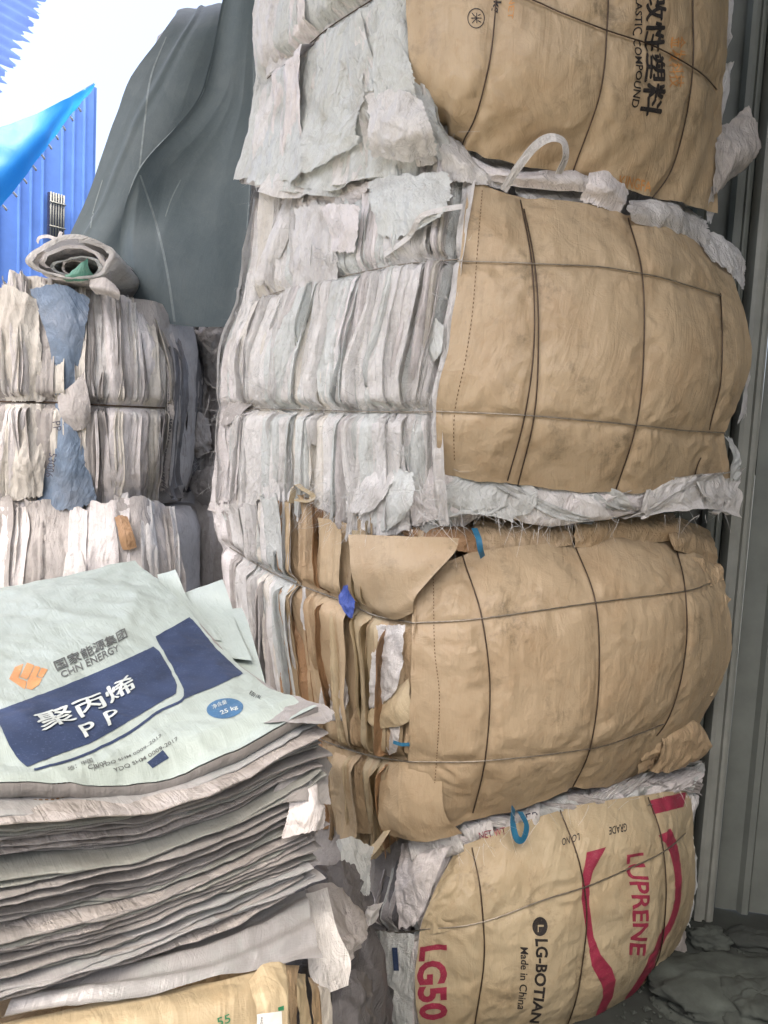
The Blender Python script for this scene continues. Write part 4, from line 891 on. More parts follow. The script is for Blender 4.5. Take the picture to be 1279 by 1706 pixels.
layers(bA, pA_, 18, [WH, PK, BE, GY], 501, WA, width=(.08, .2), depth=.03, partial=.25, pamp=.012, weights=[2, 3, 3, 3], pinch=.015, pleat=(2, 4))
layers(bA, pA_, 30, [WH, PK, BE, GY], 502, WA, width=(.03, .09), depth=.045, partial=.55, pamp=.01, weights=[2, 3, 3, 2], pinch=.015)
layers(bA, pA_, 40, [WH, PK, BE, GY, DG], 508, WA, width=(.006, .016), depth=.06, partial=.7, weights=[2, 3, 3, 3, 1], pleat=(1, 1), pamp=.004, tuckd=.06, nu=6, nv=60, wob=.04, name='sack_edge')
wires(bA, WA, WIRE, .003)
pAs = Patch([[(250, 540, 2.97), (285, 548, 3.2), (325, 552, 3.45)], [(274, 600, 2.90), (305, 605, 3.15), (338, 606, 3.45)], [(276, 690, 2.89), (306, 690, 3.15), (340, 690, 3.45)], [(264, 810, 2.95), (296, 800, 3.2), (330, 790, 3.45)]])
layers(bA, pAs, 16, [DG, GY, DG, BRN], 505, (), width=(.08, .25), depth=.03, partial=.4, weights=[5, 2, 3, .4])  # shade of the gap put into darker sheets on this side
flap(bA, [[(52, 482, 2.80), (100, 476, 2.76), (150, 500, 2.78)], [(80, 560, 2.73), (110, 560, 2.71), (140, 560, 2.73)], [(92, 655, 2.73), (108, 655, 2.72), (122, 650, 2.73)]], BL, 511, scale=9, name='blue_sack')
flap(bA, [[(92, 672, 2.74), (100, 672, 2.73), (106, 673, 2.73)], [(84, 750, 2.74), (112, 745, 2.71), (138, 745, 2.73)], [(62, 838, 2.78), (110, 848, 2.74), (162, 836, 2.77)]], BL, 512, scale=9, name='blue_sack')
flap(bA, [[(95, 660, 2.73), (120, 640, 2.71), (140, 620, 2.72)], [(100, 690, 2.71), (130, 680, 2.69), (150, 672, 2.7)], [(118, 718, 2.72), (138, 715, 2.71), (150, 700, 2.72)]], GY, 513, scale=8, amp=.004, low=.004, aniso=(2, 2, .6))
flap(bA, [[(-20, 480, 2.78), (20, 478, 2.74), (60, 500, 2.74)], [(0, 600, 2.75), (25, 600, 2.72), (70, 600, 2.73)], [(10, 668, 2.76), (40, 668, 2.74), (75, 668, 2.75)]], BE, 514, scale=10, aniso=(1.6, 1.6, .5), amp=.012)
flap(bA, [[(15, 674, 2.76), (45, 674, 2.74), (75, 674, 2.75)], [(12, 760, 2.74), (40, 760, 2.71), (75, 760, 2.73)], [(12, 835, 2.77), (45, 830, 2.74), (70, 825, 2.76)]], BE, 515, scale=10, aniso=(1.6, 1.6, .5), amp=.012)
def mark(parent, px, py, d, s, hgt, mat, up=True, bold=.0, rot=0):
    v, f = text2d(s, bold); wpx = hgt * len(s) * .62; a = math.radians(rot)
    pts = [P(px + (x - .5) * wpx * math.cos(a) + (y - .5) * hgt * math.sin(a), py + (x - .5) * wpx * math.sin(a) - (y - .5) * hgt * math.cos(a), d) for x, y in v]
    return mesh('lettering', pts, f, mat, parent)
for s_, x_, y_, d_, h_, m_, r_ in text_on_flat: mark(b4, x_, y_, d_, s_, h_, m_, rot=r_)
mark(bA, 95, 710, 2.688, 'PP', 13, INK_D, rot=80); mark(bA, 85, 775, 2.70, '53006', 13, INK_D, rot=100)
strands(bA, pA_.at(rs.rand(50), .95 + rs.rand(50) * .07), 120, FIBG, 52, length=(.02, .06), spread=.02)
FB = [[-1.84, 2.80], [-.80, 2.82], [-.80, 3.42], [-1.86, 3.42]]
zB0 = zA0 - .70
bB = small_bale('lower left bale of grey sacks just behind the mint printed sack', FB, zB0, zA0, GY, 53, GL)
pB_ = Patch([[(-95, 846, 2.84), (20, 846, 2.78), (120, 846, 2.78), (215, 838, 2.80), (284, 862, 2.90)],
             [(-98, 930, 2.76), (20, 930, 2.70), (120, 930, 2.69), (220, 928, 2.71), (298, 930, 2.82)],
             [(-98, 1010, 2.75), (20, 1010, 2.69), (120, 1010, 2.68), (220, 1010, 2.70), (300, 1010, 2.81)],
             [(-95, 1110, 2.76), (20, 1110, 2.70), (120, 1110, 2.69), (220, 1110, 2.71), (296, 1110, 2.82)],
             [(-90, 1180, 2.84), (20, 1180, 2.78), (120, 1180, 2.77), (215, 1180, 2.79), (285, 1180, 2.88)]])
layers(bB, pB_, 22, [GY, PK, WH, DG], 531, (), width=(.08, .24), depth=.03, partial=.25, pamp=.012, weights=[5, 2, 1, 1], pleat=(1, 3))
layers(bB, pB_, 14, [GY, PK, WH], 532, (), width=(.03, .09), depth=.04, partial=.4, pamp=.01, weights=[4, 2, 1])
flap(bB, [[(190, 862, 2.72), (200, 858, 2.71), (212, 860, 2.71)], [(198, 890, 2.68), (208, 890, 2.67), (222, 890, 2.68)], [(205, 915, 2.68), (215, 915, 2.67), (228, 912, 2.68)]], BRN, 533)
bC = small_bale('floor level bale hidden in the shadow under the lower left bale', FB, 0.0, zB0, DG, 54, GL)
# back stack in the dark gap
FR = [[-1.2, 3.62], [-.42, 3.55], [-.35, 4.3], [-1.2, 4.3]]
zr = [0, P(350, 985, 3.5)[2] - .3, P(350, 825, 3.5)[2], P(350, 560, 3.5)[2] + .05, P(350, 40, 3.6)[2]]
GBK = 'bales stacked in the shadowed gap'
labs = ['lowest bale at the foot of the dark gap behind the mint sacks', 'rounded grey bale low in the shadowed gap between the stacks', 'shadowed bale of torn grey sacks below the dark tarpaulin', 'bale covered by the dark green tarpaulin']
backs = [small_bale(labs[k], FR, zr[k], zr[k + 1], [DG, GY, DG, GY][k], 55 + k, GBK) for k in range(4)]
pR2 = Patch([[(255, 520, 3.62), (310, 520, 3.52), (370, 520, 3.46), (430, 520, 3.5)], [(250, 620, 3.58), (310, 620, 3.48), (370, 620, 3.42), (430, 620, 3.46)],
             [(250, 730, 3.58), (310, 730, 3.48), (370, 730, 3.42), (430, 730, 3.46)], [(255, 820, 3.62), (310, 820, 3.52), (370, 820, 3.46), (430, 820, 3.5)]])
layers(backs[2], pR2, 16, [DG, GY, DG, PK], 541, (), width=(.08, .25), depth=.04, partial=.5, weights=[5, 2, 2, .6])
for i, (rows, mt) in enumerate([
    ([[(318, 550, 3.40), (350, 545, 3.36), (395, 548, 3.36)], [(322, 600, 3.38), (355, 600, 3.32), (392, 600, 3.33)], [(330, 640, 3.40), (360, 645, 3.35), (390, 640, 3.36)]], GY),
    ([[(310, 690, 3.36), (330, 688, 3.30), (345, 700, 3.32)], [(302, 735, 3.34), (325, 735, 3.27), (352, 735, 3.3)], [(318, 765, 3.36), (335, 760, 3.30), (352, 750, 3.33)]], GY),
    ([[(310, 800, 3.34), (345, 778, 3.28), (385, 770, 3.3)], [(320, 820, 3.32), (350, 805, 3.25), (385, 800, 3.28)], [(340, 845, 3.34), (360, 840, 3.28), (385, 830, 3.3)]], GY),
    ([[(345, 640, 3.40), (370, 640, 3.34), (392, 660, 3.34)], [(350, 690, 3.38), (375, 690, 3.32), (390, 700, 3.33)], [(350, 750, 3.40), (370, 745, 3.34), (388, 750, 3.35)]], GY)]):
    flap(backs[2], rows, mt, 190 + i, amp=.014, scale=9, ragged=.06)
tube('loop_cord', pixline([(300, 585, 3.38), (288, 610, 3.36), (294, 640, 3.34), (312, 648, 3.33), (332, 634, 3.33)]), .006, GY, backs[2])
strands(backs[2], pixline([(335, 620, 3.33), (375, 605, 3.32), (380, 640, 3.32)]), 70, FIBG, 61, length=(.03, .09), spread=.03)
strands(backs[2], pixline([(315, 780, 3.3), (345, 770, 3.27), (375, 790, 3.28)]), 60, FIBG, 62, length=(.03, .09), spread=.03)
pR1 = Patch([[(300, 838, 3.56), (335, 826, 3.42), (375, 822, 3.40), (420, 830, 3.46)], [(305, 890, 3.46), (340, 885, 3.30), (380, 885, 3.28), (420, 890, 3.36)],
             [(306, 950, 3.46), (340, 950, 3.30), (380, 950, 3.28), (420, 950, 3.36)], [(308, 1040, 3.5), (340, 1040, 3.36), (380, 1040, 3.34), (420, 1040, 3.4)]])
smooth_sheet(backs[1], 'wrapper', pR1, GY, 50, 50, 57, amp=.01, scale=5, low=.02)
layers(backs[1], pR1, 6, [GY, DG], 542, (), width=(.1, .25), depth=.03, partial=.6)

# ---------------------------------------------------------------- dark tarpaulin over the back stack
tp = thing('tarpaulin', 'dark grey green tarpaulin hanging in folds over the back bales', 'tarpaulin', P(300, 540, 3.2))
ta = Patch([[(300, 18, 3.9), (340, 12, 3.8), (382, 8, 3.7)], [(285, 40, 3.45), (330, 32, 3.40), (382, 30, 3.36)], [(218, 135, 3.36), (285, 130, 3.28), (352, 125, 3.28)], [(190, 205, 3.34), (250, 205, 3.25), (330, 205, 3.26)],
            [(150, 320, 3.32), (205, 320, 3.23), (262, 320, 3.24)], [(112, 402, 3.32), (165, 408, 3.22), (228, 412, 3.23)], [(105, 440, 3.34), (160, 450, 3.25), (220, 460, 3.25)]])
def tfold(A, B, p): return .005 * np.sin(9 * A + 4 * B + 2 * n1(B * 3, 4)) + .003 * (1 - 3 * np.abs(noise(np.stack([A * 2.5 + B, B * 1.2, A * 0], -1), 12))) + .012 * np.exp(-((A - .45 + .25 * B) / .05) ** 2)
tbo, tbg = smooth_sheet(tp, 'back_fold', ta, TARP, 60, 90, 91, amp=.003, scale=2.2, low=.012, extra=tfold)
tb = Patch([[(390, -60, 3.22), (408, -60, 3.17), (432, -60, 3.16)], [(352, 108, 3.15), (390, 110, 3.13), (425, 110, 3.12)], [(322, 183, 3.12), (375, 190, 3.12), (423, 190, 3.10)],
            [(231, 288, 3.05), (322, 292, 3.12), (418, 300, 3.08)], [(204, 400, 3.10), (272, 412, 3.01), (409, 420, 3.06)], [(189, 500, 3.13), (282, 540, 3.01), (390, 546, 3.05)]])
tfo, tfg = smooth_sheet(tp, 'front_fold', tb, TARP, 70, 100, 92, amp=.002, scale=2.5, low=.01,
             extra=lambda A, B, p: .03 * np.clip(1 - np.abs(A - np.clip((B - .58) * 1.0, 0, .5)) / .22, 0, 1) * sstep((B - .5) / .12) + .014 * np.exp(-A / .03) + .006 * np.exp(-(1 - A) / .03) + .005 * (1 - 3 * np.abs(noise(np.stack([A * 2.2 + .6 * B, B * 1.5, A * 0], -1), 15))))
tube('hem', [x + np.array([0, -.006, 0]) for x in tb.at(np.zeros(60), np.linspace(.0, 1, 60))], .0045, HEM, tp)
tube('hem', [x + np.array([0, -.008, 0]) for x in tb.at(np.ones(60), np.linspace(.0, 1, 60))], .004, HEM, tp)
band_on(tfg, [(232, 292), (258, 372), (276, 450), (289, 536)], [(235, 292), (262, 372), (280, 450), (293, 536)], HEM, tfo, 'pale_crease')  # paler band along the fold line
band_on(tfg, [(300, 300), (285, 330), (275, 360)], [(302, 300), (287, 331), (276, 362)], HEM, tfo, 'pale_crease')
band_on(tbg, [(276, 62), (250, 128), (240, 200), (231, 280)], [(278, 62), (253, 128), (243, 200), (234, 280)], HEM, tbo, 'pale_crease')
band_on(tbg, [(170, 300), (155, 350), (150, 380)], [(172, 300), (157, 350), (152, 380)], HEM, tbo, 'pale_crease')
# ---------------------------------------------------------------- roll of sacks on the left bale
rl = thing('sack_roll', 'rolled bundle of pale sacks lying on top of the left bale', 'sack roll', P(125, 482, 2.86))
def spiral(name, cpx, rx, rz, r0, r1, turns, ph, L, mat, seed, d=2.72):
    c = P(cpx[0], cpx[1], d); n = 90; t = np.linspace(0, 1, n); a = ph + t * turns * 2 * math.pi; rr = r0 + (r1 - r0) * t
    k = 14; V = []
    for j in range(k):
        y = j / (k - 1) * L; wv = 1 + .30 * n1(t * 5 + j * .08, seed) + .07 * n1(t * 19 + j * .2, seed + 1)
        edge = .018 * n1(t * 8, seed + 2) if j == 0 else 0
        V.append(np.stack([c[0] + rx * rr * wv * np.cos(a) + y * -.10, c[1] + y + edge + 0 * t, c[2] + rz * rr * wv * np.sin(a) + .01 * n1(t * 5 + j * .3, seed + 3)], -1))
    c_ = np.array([c[0], c[1], c[2]]); lip = [V[0] + (c_ - V[0]) * np.array([f, 0, f]) + [0, .02 * f, 0] for f in (.16, .08)]
    V = lip + V; k += 2
    V = np.array(V); return mesh(name, V.reshape(-1, 3), gridfaces(k, n), mat, rl, uv=arcuv(V, seed))
spiral('rolled_sack', (122, 436), .150, .084, 1.0, .90, 1.15, .5, .5, WH, 1)
spiral('rolled_sack', (122, 440), .128, .066, 1.0, .80, 1.15, 2.5, .42, PK, 2, 2.74)
spiral('rolled_sack', (124, 445), .10, .046, 1.0, .70, 1.1, 4, .40, GR, 3, 2.76)
spiral('rolled_sack', (126, 448), .066, .028, 1.0, .3, 1.1, 1, .40, GY, 4, 2.77)
flap(rl, [[(118, 452, 2.73), (135, 440, 2.71), (146, 430, 2.72)], [(105, 462, 2.73), (128, 455, 2.70), (148, 448, 2.72)], [(110, 470, 2.74), (135, 468, 2.72), (160, 462, 2.74)]], sack_mat('green woven plastic', (.08, .30, .22)), 5, name='green_sack')
flap(rl, [[(150, 466, 2.72), (175, 462, 2.70), (192, 476, 2.70)], [(150, 478, 2.70), (175, 480, 2.68), (200, 490, 2.68)], [(160, 490, 2.72), (180, 492, 2.70), (198, 500, 2.7)]], GY, 6, name='loose_end', amp=.004, low=.004)
ribbon('white_string', [P(62, 404, 2.8), P(66, 396, 2.78), P(80, 394, 2.78), P(96, 398, 2.78), P(102, 386, 2.78)], .012, PK, rl)

# ================================================================== PILE OF FLAT SACKS
FRC = np.array([-.094, 1.25]); E1 = np.array([-.788, -.616]); E2 = np.array([-.616, .788])
HS = np.array([.62, .45, .30, .15, 0.0]); HT = np.array([.88, .57, .30, .10, 0.0])
HZ = np.array([[-.405, -.388, -.37, -.352, -.335], [-.41, -.40, -.392, -.385, -.382], [-.42, -.43, -.44, -.45, -.455], [-.432, -.452, -.468, -.468, -.458], [-.438, -.478, -.505, -.49, -.45]])
class WPatch(Patch):
    def __init__(s, C): s.C = C
def pile_pt(s_, t_, z): q = FRC + E1 * s_ + E2 * t_; return np.array([q[0], q[1], EYE + z])
base = WPatch(np.array([[pile_pt(HS[j], HT[i], HZ[i, j]) for j in range(5)] for i in range(5)]))
def hgt(s_, t_):
    """resting height of the pile's top at plan offsets s (left) and t (back)"""
    ti = np.interp(-np.asarray(t_), -HT, np.arange(5)); out = 0
    sj = np.interp(-np.asarray(s_), -HS, np.arange(5))
    i0 = np.clip(np.floor(ti).astype(int), 0, 3); j0 = np.clip(np.floor(sj).astype(int), 0, 3); a, b = sstep(ti - i0) * .5 + (ti - i0) * .5, sj - j0
    return HZ[i0, j0] * (1 - a) * (1 - b) + HZ[i0, j0 + 1] * (1 - a) * b + HZ[i0 + 1, j0] * a * (1 - b) + HZ[i0 + 1, j0 + 1] * a * b
# top printed sack
ts = thing('printed_sack', 'mint white printed sack with navy panels lying on top of the pile', 'sack', pile_pt(.3, .4, -.45))
def topex(A, B, p): return .006 * crumple(p * np.array([1, 1, 1]), 5, 3) + .004 * np.sin(26 * B + 7 * A) * sstep((B - .55) * 3)
tsheet, gt = smooth_sheet(ts, 'top_face', base, MINT, 110, 130, 95, amp=.0025, scale=9, low=.008, extra=topex, ragged=.006)
rim = gt.G[-1]; low_ = []
for k in range(6):
    f = k / 5; low_.append(rim + np.array([E2[0], E2[1], 0]) * (-.004 + .05 * max(0, f - .3)) + np.array([0, 0, -1.]) * (.030 * min(1, f * 1.6)) + np.stack([n1(np.linspace(0, 9, len(rim)) + f, 4) * .004] * 3, -1) * f)
Gl = np.array(low_); mesh('front_hem', Gl.reshape(-1, 3), gridfaces(*Gl.shape[:2]), PILE, ts, uv=arcuv(Gl, 4))
K = lambda pts: [(x / 2.665, y / 2.665 + 920) for x, y in pts]
shape_on(gt, K([(-30, 712), (0, 700), (270, 600), (440, 530), (520, 495), (680, 420), (705, 440), (760, 530), (785, 590), (780, 630), (690, 680), (600, 735), (500, 795), (400, 850), (230, 910), (120, 955), (80, 920), (40, 860), (0, 770), (-30, 740)]), INK_N, tsheet, 'printed_panel')
shape_on(gt, K([(690, 375), (840, 290), (880, 330), (960, 430), (1078, 540), (950, 600), (860, 635), (815, 655), (815, 610), (770, 520), (700, 400)]), INK_N, tsheet, 'printed_panel')
band_on(gt, K([(150, 962), (330, 912), (500, 836), (600, 778), (700, 705), (790, 664), (816, 640)]), K([(152, 972), (332, 923), (503, 848), (604, 790), (704, 716), (794, 674), (822, 650)]), INK_N, tsheet, 'printed_line')
text_on(gt, '聚丙烯', K([(145, 728), (575, 548), (606, 612), (192, 806)]), INK_W, tsheet, 0, off=.0024, heavy=.008)
text_on(gt, 'P P', K([(345, 778), (512, 700), (534, 748), (378, 830)]), INK_W, tsheet, 0, off=.0024, heavy=.008)
text_on(gt, '国家能源集团', K([(234, 488), (552, 338), (566, 378), (254, 532)]), INK_G, tsheet, 0, heavy=.003)
text_on(gt, 'CHN ENERGY', K([(264, 534), (522, 412), (532, 440), (276, 560)]), INK_G, tsheet, .012)
for pl in ([(40, 565), (66, 512), (104, 497), (82, 560), (118, 575), (110, 610)], [(88, 555), (120, 492), (152, 504), (128, 555), (118, 568)], [(122, 572), (156, 506), (180, 512), (160, 556), (186, 562), (172, 590), (140, 612), (116, 606)], [(166, 552), (184, 514), (212, 522), (188, 560)]):
    shape_on(gt, K(pl), INK_O, tsheet, 'logo_mark')
el = [(998 + 82 * math.cos(a) * math.cos(.12) + 45 * math.sin(a) * math.sin(.12), 695 - 82 * math.cos(a) * math.sin(.12) + 44 * math.sin(a)) for a in np.linspace(0, 2 * math.pi, 28, endpoint=False)]
shape_on(gt, K(el), INK_B, tsheet, 'printed_oval', dense=False)
text_on(gt, '25 kg', K([(974, 710), (1050, 682), (1058, 702), (984, 730)]), INK_W, tsheet, .015, off=.0022)
text_on(gt, '净含量', K([(938, 684), (1002, 658), (1008, 676), (946, 702)]), INK_W, tsheet, .0, off=.0022)
text_on(gt, '产YDQ SHM 0009-2017', K([(410, 958), (712, 806), (719, 824), (418, 976)]), INK_G, tsheet, .008)
text_on(gt, 'YDQ SHM 0009-2017', K([(500, 962), (784, 820), (792, 838), (510, 982)]), INK_G, tsheet, .008)
text_on(gt, '地：中国', K([(295, 955), (405, 914), (412, 934), (302, 974)]), INK_G, tsheet, .005)
text_on(gt, 'China', K([(385, 950), (466, 920), (473, 938), (391, 968)]), INK_G, tsheet, .008)
text_on(gt, '161103', K([(1150, 655), (1105, 632), (1115, 615), (1160, 638)]), INK_K, tsheet, .008)
shape_on(gt, K([(652, 935), (722, 880), (750, 915), (676, 960)]), INK_N, tsheet, 'printed_panel')
# mint sacks just under it, sticking out behind on the right
GP = 'flat sacks in the left-hand pile'
for i, (pts, lab) in enumerate([
    ([[(262, 955, 1.98), (292, 946, 1.96)], [(268, 975, 1.9), (309, 985, 1.88)], [(290, 1010, 1.8), (330, 1015, 1.78)], [(330, 1060, 1.65), (370, 1065, 1.63)]], 'mint sack corner peeping out closest behind the printed sack'),
    ([[(300, 985, 1.92), (371, 960, 1.88)], [(305, 1005, 1.84), (386, 1004, 1.82)], [(340, 1040, 1.72), (396, 1040, 1.70)], [(380, 1090, 1.56), (420, 1095, 1.54)]], 'mint sack with an upturned corner right behind the printed sack'),
    ([[(310, 1012, 1.84), (402, 1003, 1.80)], [(330, 1030, 1.76), (412, 1025, 1.74)], [(370, 1080, 1.62), (428, 1078, 1.60)], [(400, 1130, 1.48), (446, 1142, 1.46)]], 'mint sack whose long edge runs down beside the white end folds')]):
    pt = Patch(pts); pt.C[..., 2] -= 0.004 * (i + 1)
    o, _ = smooth_sheet(None, 'mint_sack', pt, MINT, 30, 40, 96 + i, amp=.002, scale=8, low=.005); tag(o, lab, 'sack', GP)
# the pile itself
rp = random.Random(12); NP = 58
ONES = ['', 'first', 'second', 'third', 'fourth', 'fifth', 'sixth', 'seventh', 'eighth', 'ninth', 'tenth', 'eleventh', 'twelfth', 'thirteenth', 'fourteenth', 'fifteenth', 'sixteenth', 'seventeenth', 'eighteenth', 'nineteenth']
def ordinal(k):
    if k < 20: return ONES[k]
    t, o_ = divmod(k, 10); w_ = {2: 'twent', 3: 'thirt', 4: 'fort', 5: 'fift'}[t]
    return w_ + ('y-' + ONES[o_] if o_ else 'ieth')
COMMON = 'thin dusty sack lying flat within the left-hand pile, only its front edge showing'
SPECIAL = {0: 'pale sack with a stitched front hem directly beneath the printed sack', 1: 'drooping sack with open stitched mouth second beneath the printed sack'}
for i in range(NP):
    W_, th = rp.uniform(.50, .56), rp.uniform(.0035, .006)
    s0, t0, yaw = rp.uniform(-.025, .02), rp.uniform(-.012, .014), R(rp.uniform(-2.5, 2.5))
    if i == 1: t0 = -.035
    dz = -.020 - .0050 * i
    S = np.linspace(0, W_ + .08, 44)
    prof = [(.30, 0), (.12, 0), (.05, 0), (.015, 0), (.003, .15), (0, .5), (.003, .85), (.015, 1), (.05, 1), (.12, 1), (.22, 1), (.34, 1), (.5, 1), (.68, 1), (.84, 1)]
    G = np.zeros((len(prof), len(S), 3)); sag = rp.uniform(-.010, .006); cur = rp.uniform(-.008, .012)
    for a, (t, h) in enumerate(prof):
        wob = .010 * n1(S * 5, i * 3 + 1) + .006 * n1(S * 21, i * 3 + 2) + .003 * n1(S * 70, i * 3 + 3)
        t_ = t + t0 + wob; s_ = S + s0 + .006 * n1(np.array(t * 9.), i + 40)
        z = hgt(np.clip(s_, 0, .62), np.clip(t_, 0, .88)) * (1 - .7 * i / NP) + (-.455) * .7 * i / NP + dz
        zz = noise(np.stack([S * 4.2, S * 0 + t * 3, S * 0 + i * .16], -1), 8) * .009 + .003 * noise(np.stack([S * 13, S * 0 + t * 8, S * 0 + i * .9], -1), 9)
        z = z + zz + (h - .5) * th * (1 + .5 * n1(S * 7, i + 60)) + sag * math.exp(-t / .05) * (.5 + n1(S * 4, i + 80)) + cur * np.exp(-s_ / .05) * (h > -1)
        q = FRC + np.outer(s_, E1 * math.cos(yaw) + E2 * math.sin(yaw)) + np.outer(t_, E2 * math.cos(yaw) - E1 * math.sin(yaw))
        G[a, :, 0], G[a, :, 1], G[a, :, 2] = q[:, 0], q[:, 1], EYE + z
    mt_ = rp.choices([PILE, PILEG, PILES, GY], [6, 3, 1, 2])[0]
    o = mesh('flat_sack', G.reshape(-1, 3), gridfaces(*G.shape[:2]), mt_, None, uv=arcuv(G, i))
    tone = {PILE: 'pinkish grey', PILEG: 'greenish grey', PILES: 'glossy pale grey', GY: 'rumpled grey'}[mt_]
    tag(o, SPECIAL.get(i, f'{tone} flat sack, {ordinal(i + 2)} from the top of the left-hand pile'), 'sack', GP)
    if i in (0, 1, 5, 10, 16, 23, 31, 40):
        e = G[8] + np.array([0, 0, .0015]); V, F = [], []
        for k in range(0, len(S) - 1):
            for hh in (0.0, .5):
                a_, b_ = e[k] * (1 - hh) + e[k + 1] * hh, e[k] * (1 - hh - .3) + e[k + 1] * (hh + .3); i0 = len(V)
                V += [a_, b_, b_ + [E2[0] * .002, E2[1] * .002, .001], a_ + [E2[0] * .002, E2[1] * .002, .001]]; F.append([i0, i0 + 1, i0 + 2, i0 + 3])
        mesh('seam_stitching', V, F, STITCH, o, kind='stuff')
# big glossy sack tilted out at the bottom of the pile
pt = Patch([[(60, 1620, 1.06), (180, 1596, 1.12), (330, 1550, 1.20), (440, 1505, 1.26), (508, 1478, 1.30)], [(30, 1655, .99), (200, 1622, 1.05), (340, 1585, 1.12), (450, 1550, 1.18), (520, 1532, 1.22)],
            [(0, 1700, .94), (200, 1662, 1.0), (350, 1630, 1.07), (455, 1610, 1.12), (537, 1600, 1.15)]])
o, _ = smooth_sheet(None, 'glossy_sack', pt, PILES, 70, 34, 120, amp=.0022, scale=11, low=.006, extra=lambda A, B, p: .005 * np.sin(17 * B + 5 * n1(A * 2, 3)))
tag(o, 'glossy grey film sack tilted out at the foot of the pile above tan sacks', 'sack', GP)
pt = Patch([[(498, 1490, 1.34), (545, 1478, 1.36)], [(510, 1560, 1.26), (560, 1545, 1.28)], [(515, 1620, 1.2), (585, 1600, 1.24)], [(530, 1660, 1.18), (583, 1642, 1.22)]])
o, g_ = smooth_sheet(None, 'white_sack', pt, WH, 30, 34, 121, amp=.006, scale=9, low=.01)
tag(o, 'white sack with a black printed bar sticking out right of the glossy sack', 'sack', GP)
shape_on(g_, [(562, 1652), (584, 1640), (584, 1647), (563, 1659)], INK_K, o, 'printed_bar')
# ragged sack ends on the pile's right flank
for i, (rows, mt, lab) in enumerate([
    ([[(440, 1168, 1.40), (480, 1160, 1.34), (530, 1172, 1.28), (556, 1186, 1.25)], [(430, 1185, 1.34), (480, 1180, 1.28), (525, 1190, 1.24), (550, 1200, 1.22)], [(400, 1215, 1.24), (450, 1205, 1.22), (510, 1205, 1.2), (540, 1207, 1.2)]], PILE, 'pinkish sack flap with a curled tip jutting right from the top of the pile'),
    ([[(445, 1210, 1.32), (480, 1195, 1.34), (512, 1190, 1.36)], [(450, 1225, 1.28), (485, 1212, 1.3), (512, 1222, 1.33)], [(455, 1240, 1.26), (480, 1232, 1.29), (505, 1228, 1.32)]], PILEG, 'small greenish sack edges fanned under the curled flap'),
    ([[(470, 1250, 1.26), (520, 1245, 1.28), (552, 1275, 1.30)], [(465, 1300, 1.22), (515, 1300, 1.24), (545, 1300, 1.27)], [(440, 1345, 1.2), (500, 1335, 1.2), (550, 1340, 1.24)]], PILE, 'crumpled pinkish sack corner on the right flank of the pile'),
    ([[(480, 1310, 1.24), (520, 1300, 1.24), (530, 1310, 1.26)], [(480, 1350, 1.2), (525, 1345, 1.2), (545, 1345, 1.23)], [(470, 1395, 1.2), (520, 1385, 1.2), (540, 1380, 1.23)]], PK, 'pale pink sack corner with a stitched loop low on the pile flank')]):
    o, _ = flap(None, rows, mt, 210 + i, amp=.004, scale=12, low=.006, name='sack_end'); tag(o, lab, 'sack', GP)
# tan paper sacks under the pile
tn = thing('tan_sack_bundle', 'bundle of tan paper sacks at the very bottom left under the pile', 'sack bundle', (-.45, 1.35, 0))
cz = EYE - .86
ft = [FRC + E1 * .56 + E2 * .04, FRC + E1 * .02 + E2 * .04, FRC + E1 * .02 + E2 * .8, FRC + E1 * .56 + E2 * .8]
core(tn, ft, 0.0, cz, TAN2, 77, rnd=.04, bul=.01)
sheet_rows = [[(-20, 1712, .95), (150, 1675, 1.0), (300, 1645, 1.06), (400, 1625, 1.10), (475, 1604, 1.14)], [(-20, 1760, .90), (150, 1725, .95), (300, 1695, 1.01), (400, 1680, 1.05), (480, 1660, 1.10)],
              [(-20, 1850, .88), (150, 1830, .93), (300, 1800, .99), (400, 1790, 1.03), (485, 1770, 1.08)]]
o, g_ = smooth_sheet(tn, 'top_sheet', Patch(sheet_rows), TANP, 60, 40, 122, amp=.004, scale=8, low=.006)
text_on(g_, '55', [(360, 1696), (382, 1688), (384, 1702), (362, 1710)], INK_E, o, .01)
o2, g2_ = flap(tn, [[(418, 1640, 1.08), (440, 1612, 1.10), (470, 1612, 1.12)], [(420, 1660, 1.05), (448, 1650, 1.06), (474, 1650, 1.08)], [(426, 1690, 1.03), (450, 1690, 1.04), (474, 1685, 1.06)], [(426, 1740, 1.02), (450, 1740, 1.03), (480, 1735, 1.05)]], TANP, 123, name='folded_mouth', amp=.006)
shape_on(g2_, [(424, 1690), (468, 1684), (470, 1712), (424, 1716)], WH_P, o2, 'paper_label')
shape_on(g2_, [(418, 1686), (423, 1685), (423, 1698), (419, 1698)], INK_E, o2, 'printed_mark'); shape_on(g2_, [(462, 1678), (472, 1675), (472, 1683), (463, 1684)], INK_E, o2, 'printed_mark')
text_on(g2_, 'RH2', [(437, 1694), (437, 1706), (433, 1706), (433, 1694)], INK_G, o2, .0, off=.002)
for i, (x, m_) in enumerate(((476, TAN2), (494, TANP), (512, TAN2), (528, BE))):
    flap(tn, [[(x - 4, 1606 + i * 12, 1.14 + i * .02), (x + 16, 1610 + i * 12, 1.17 + i * .02)], [(x, 1660, 1.11 + i * .02), (x + 18, 1655, 1.14 + i * .02)], [(x + 4, 1740, 1.1 + i * .02), (x + 22, 1735, 1.13 + i * .02)]], m_, 230 + i, name='sack_edge', amp=.006)

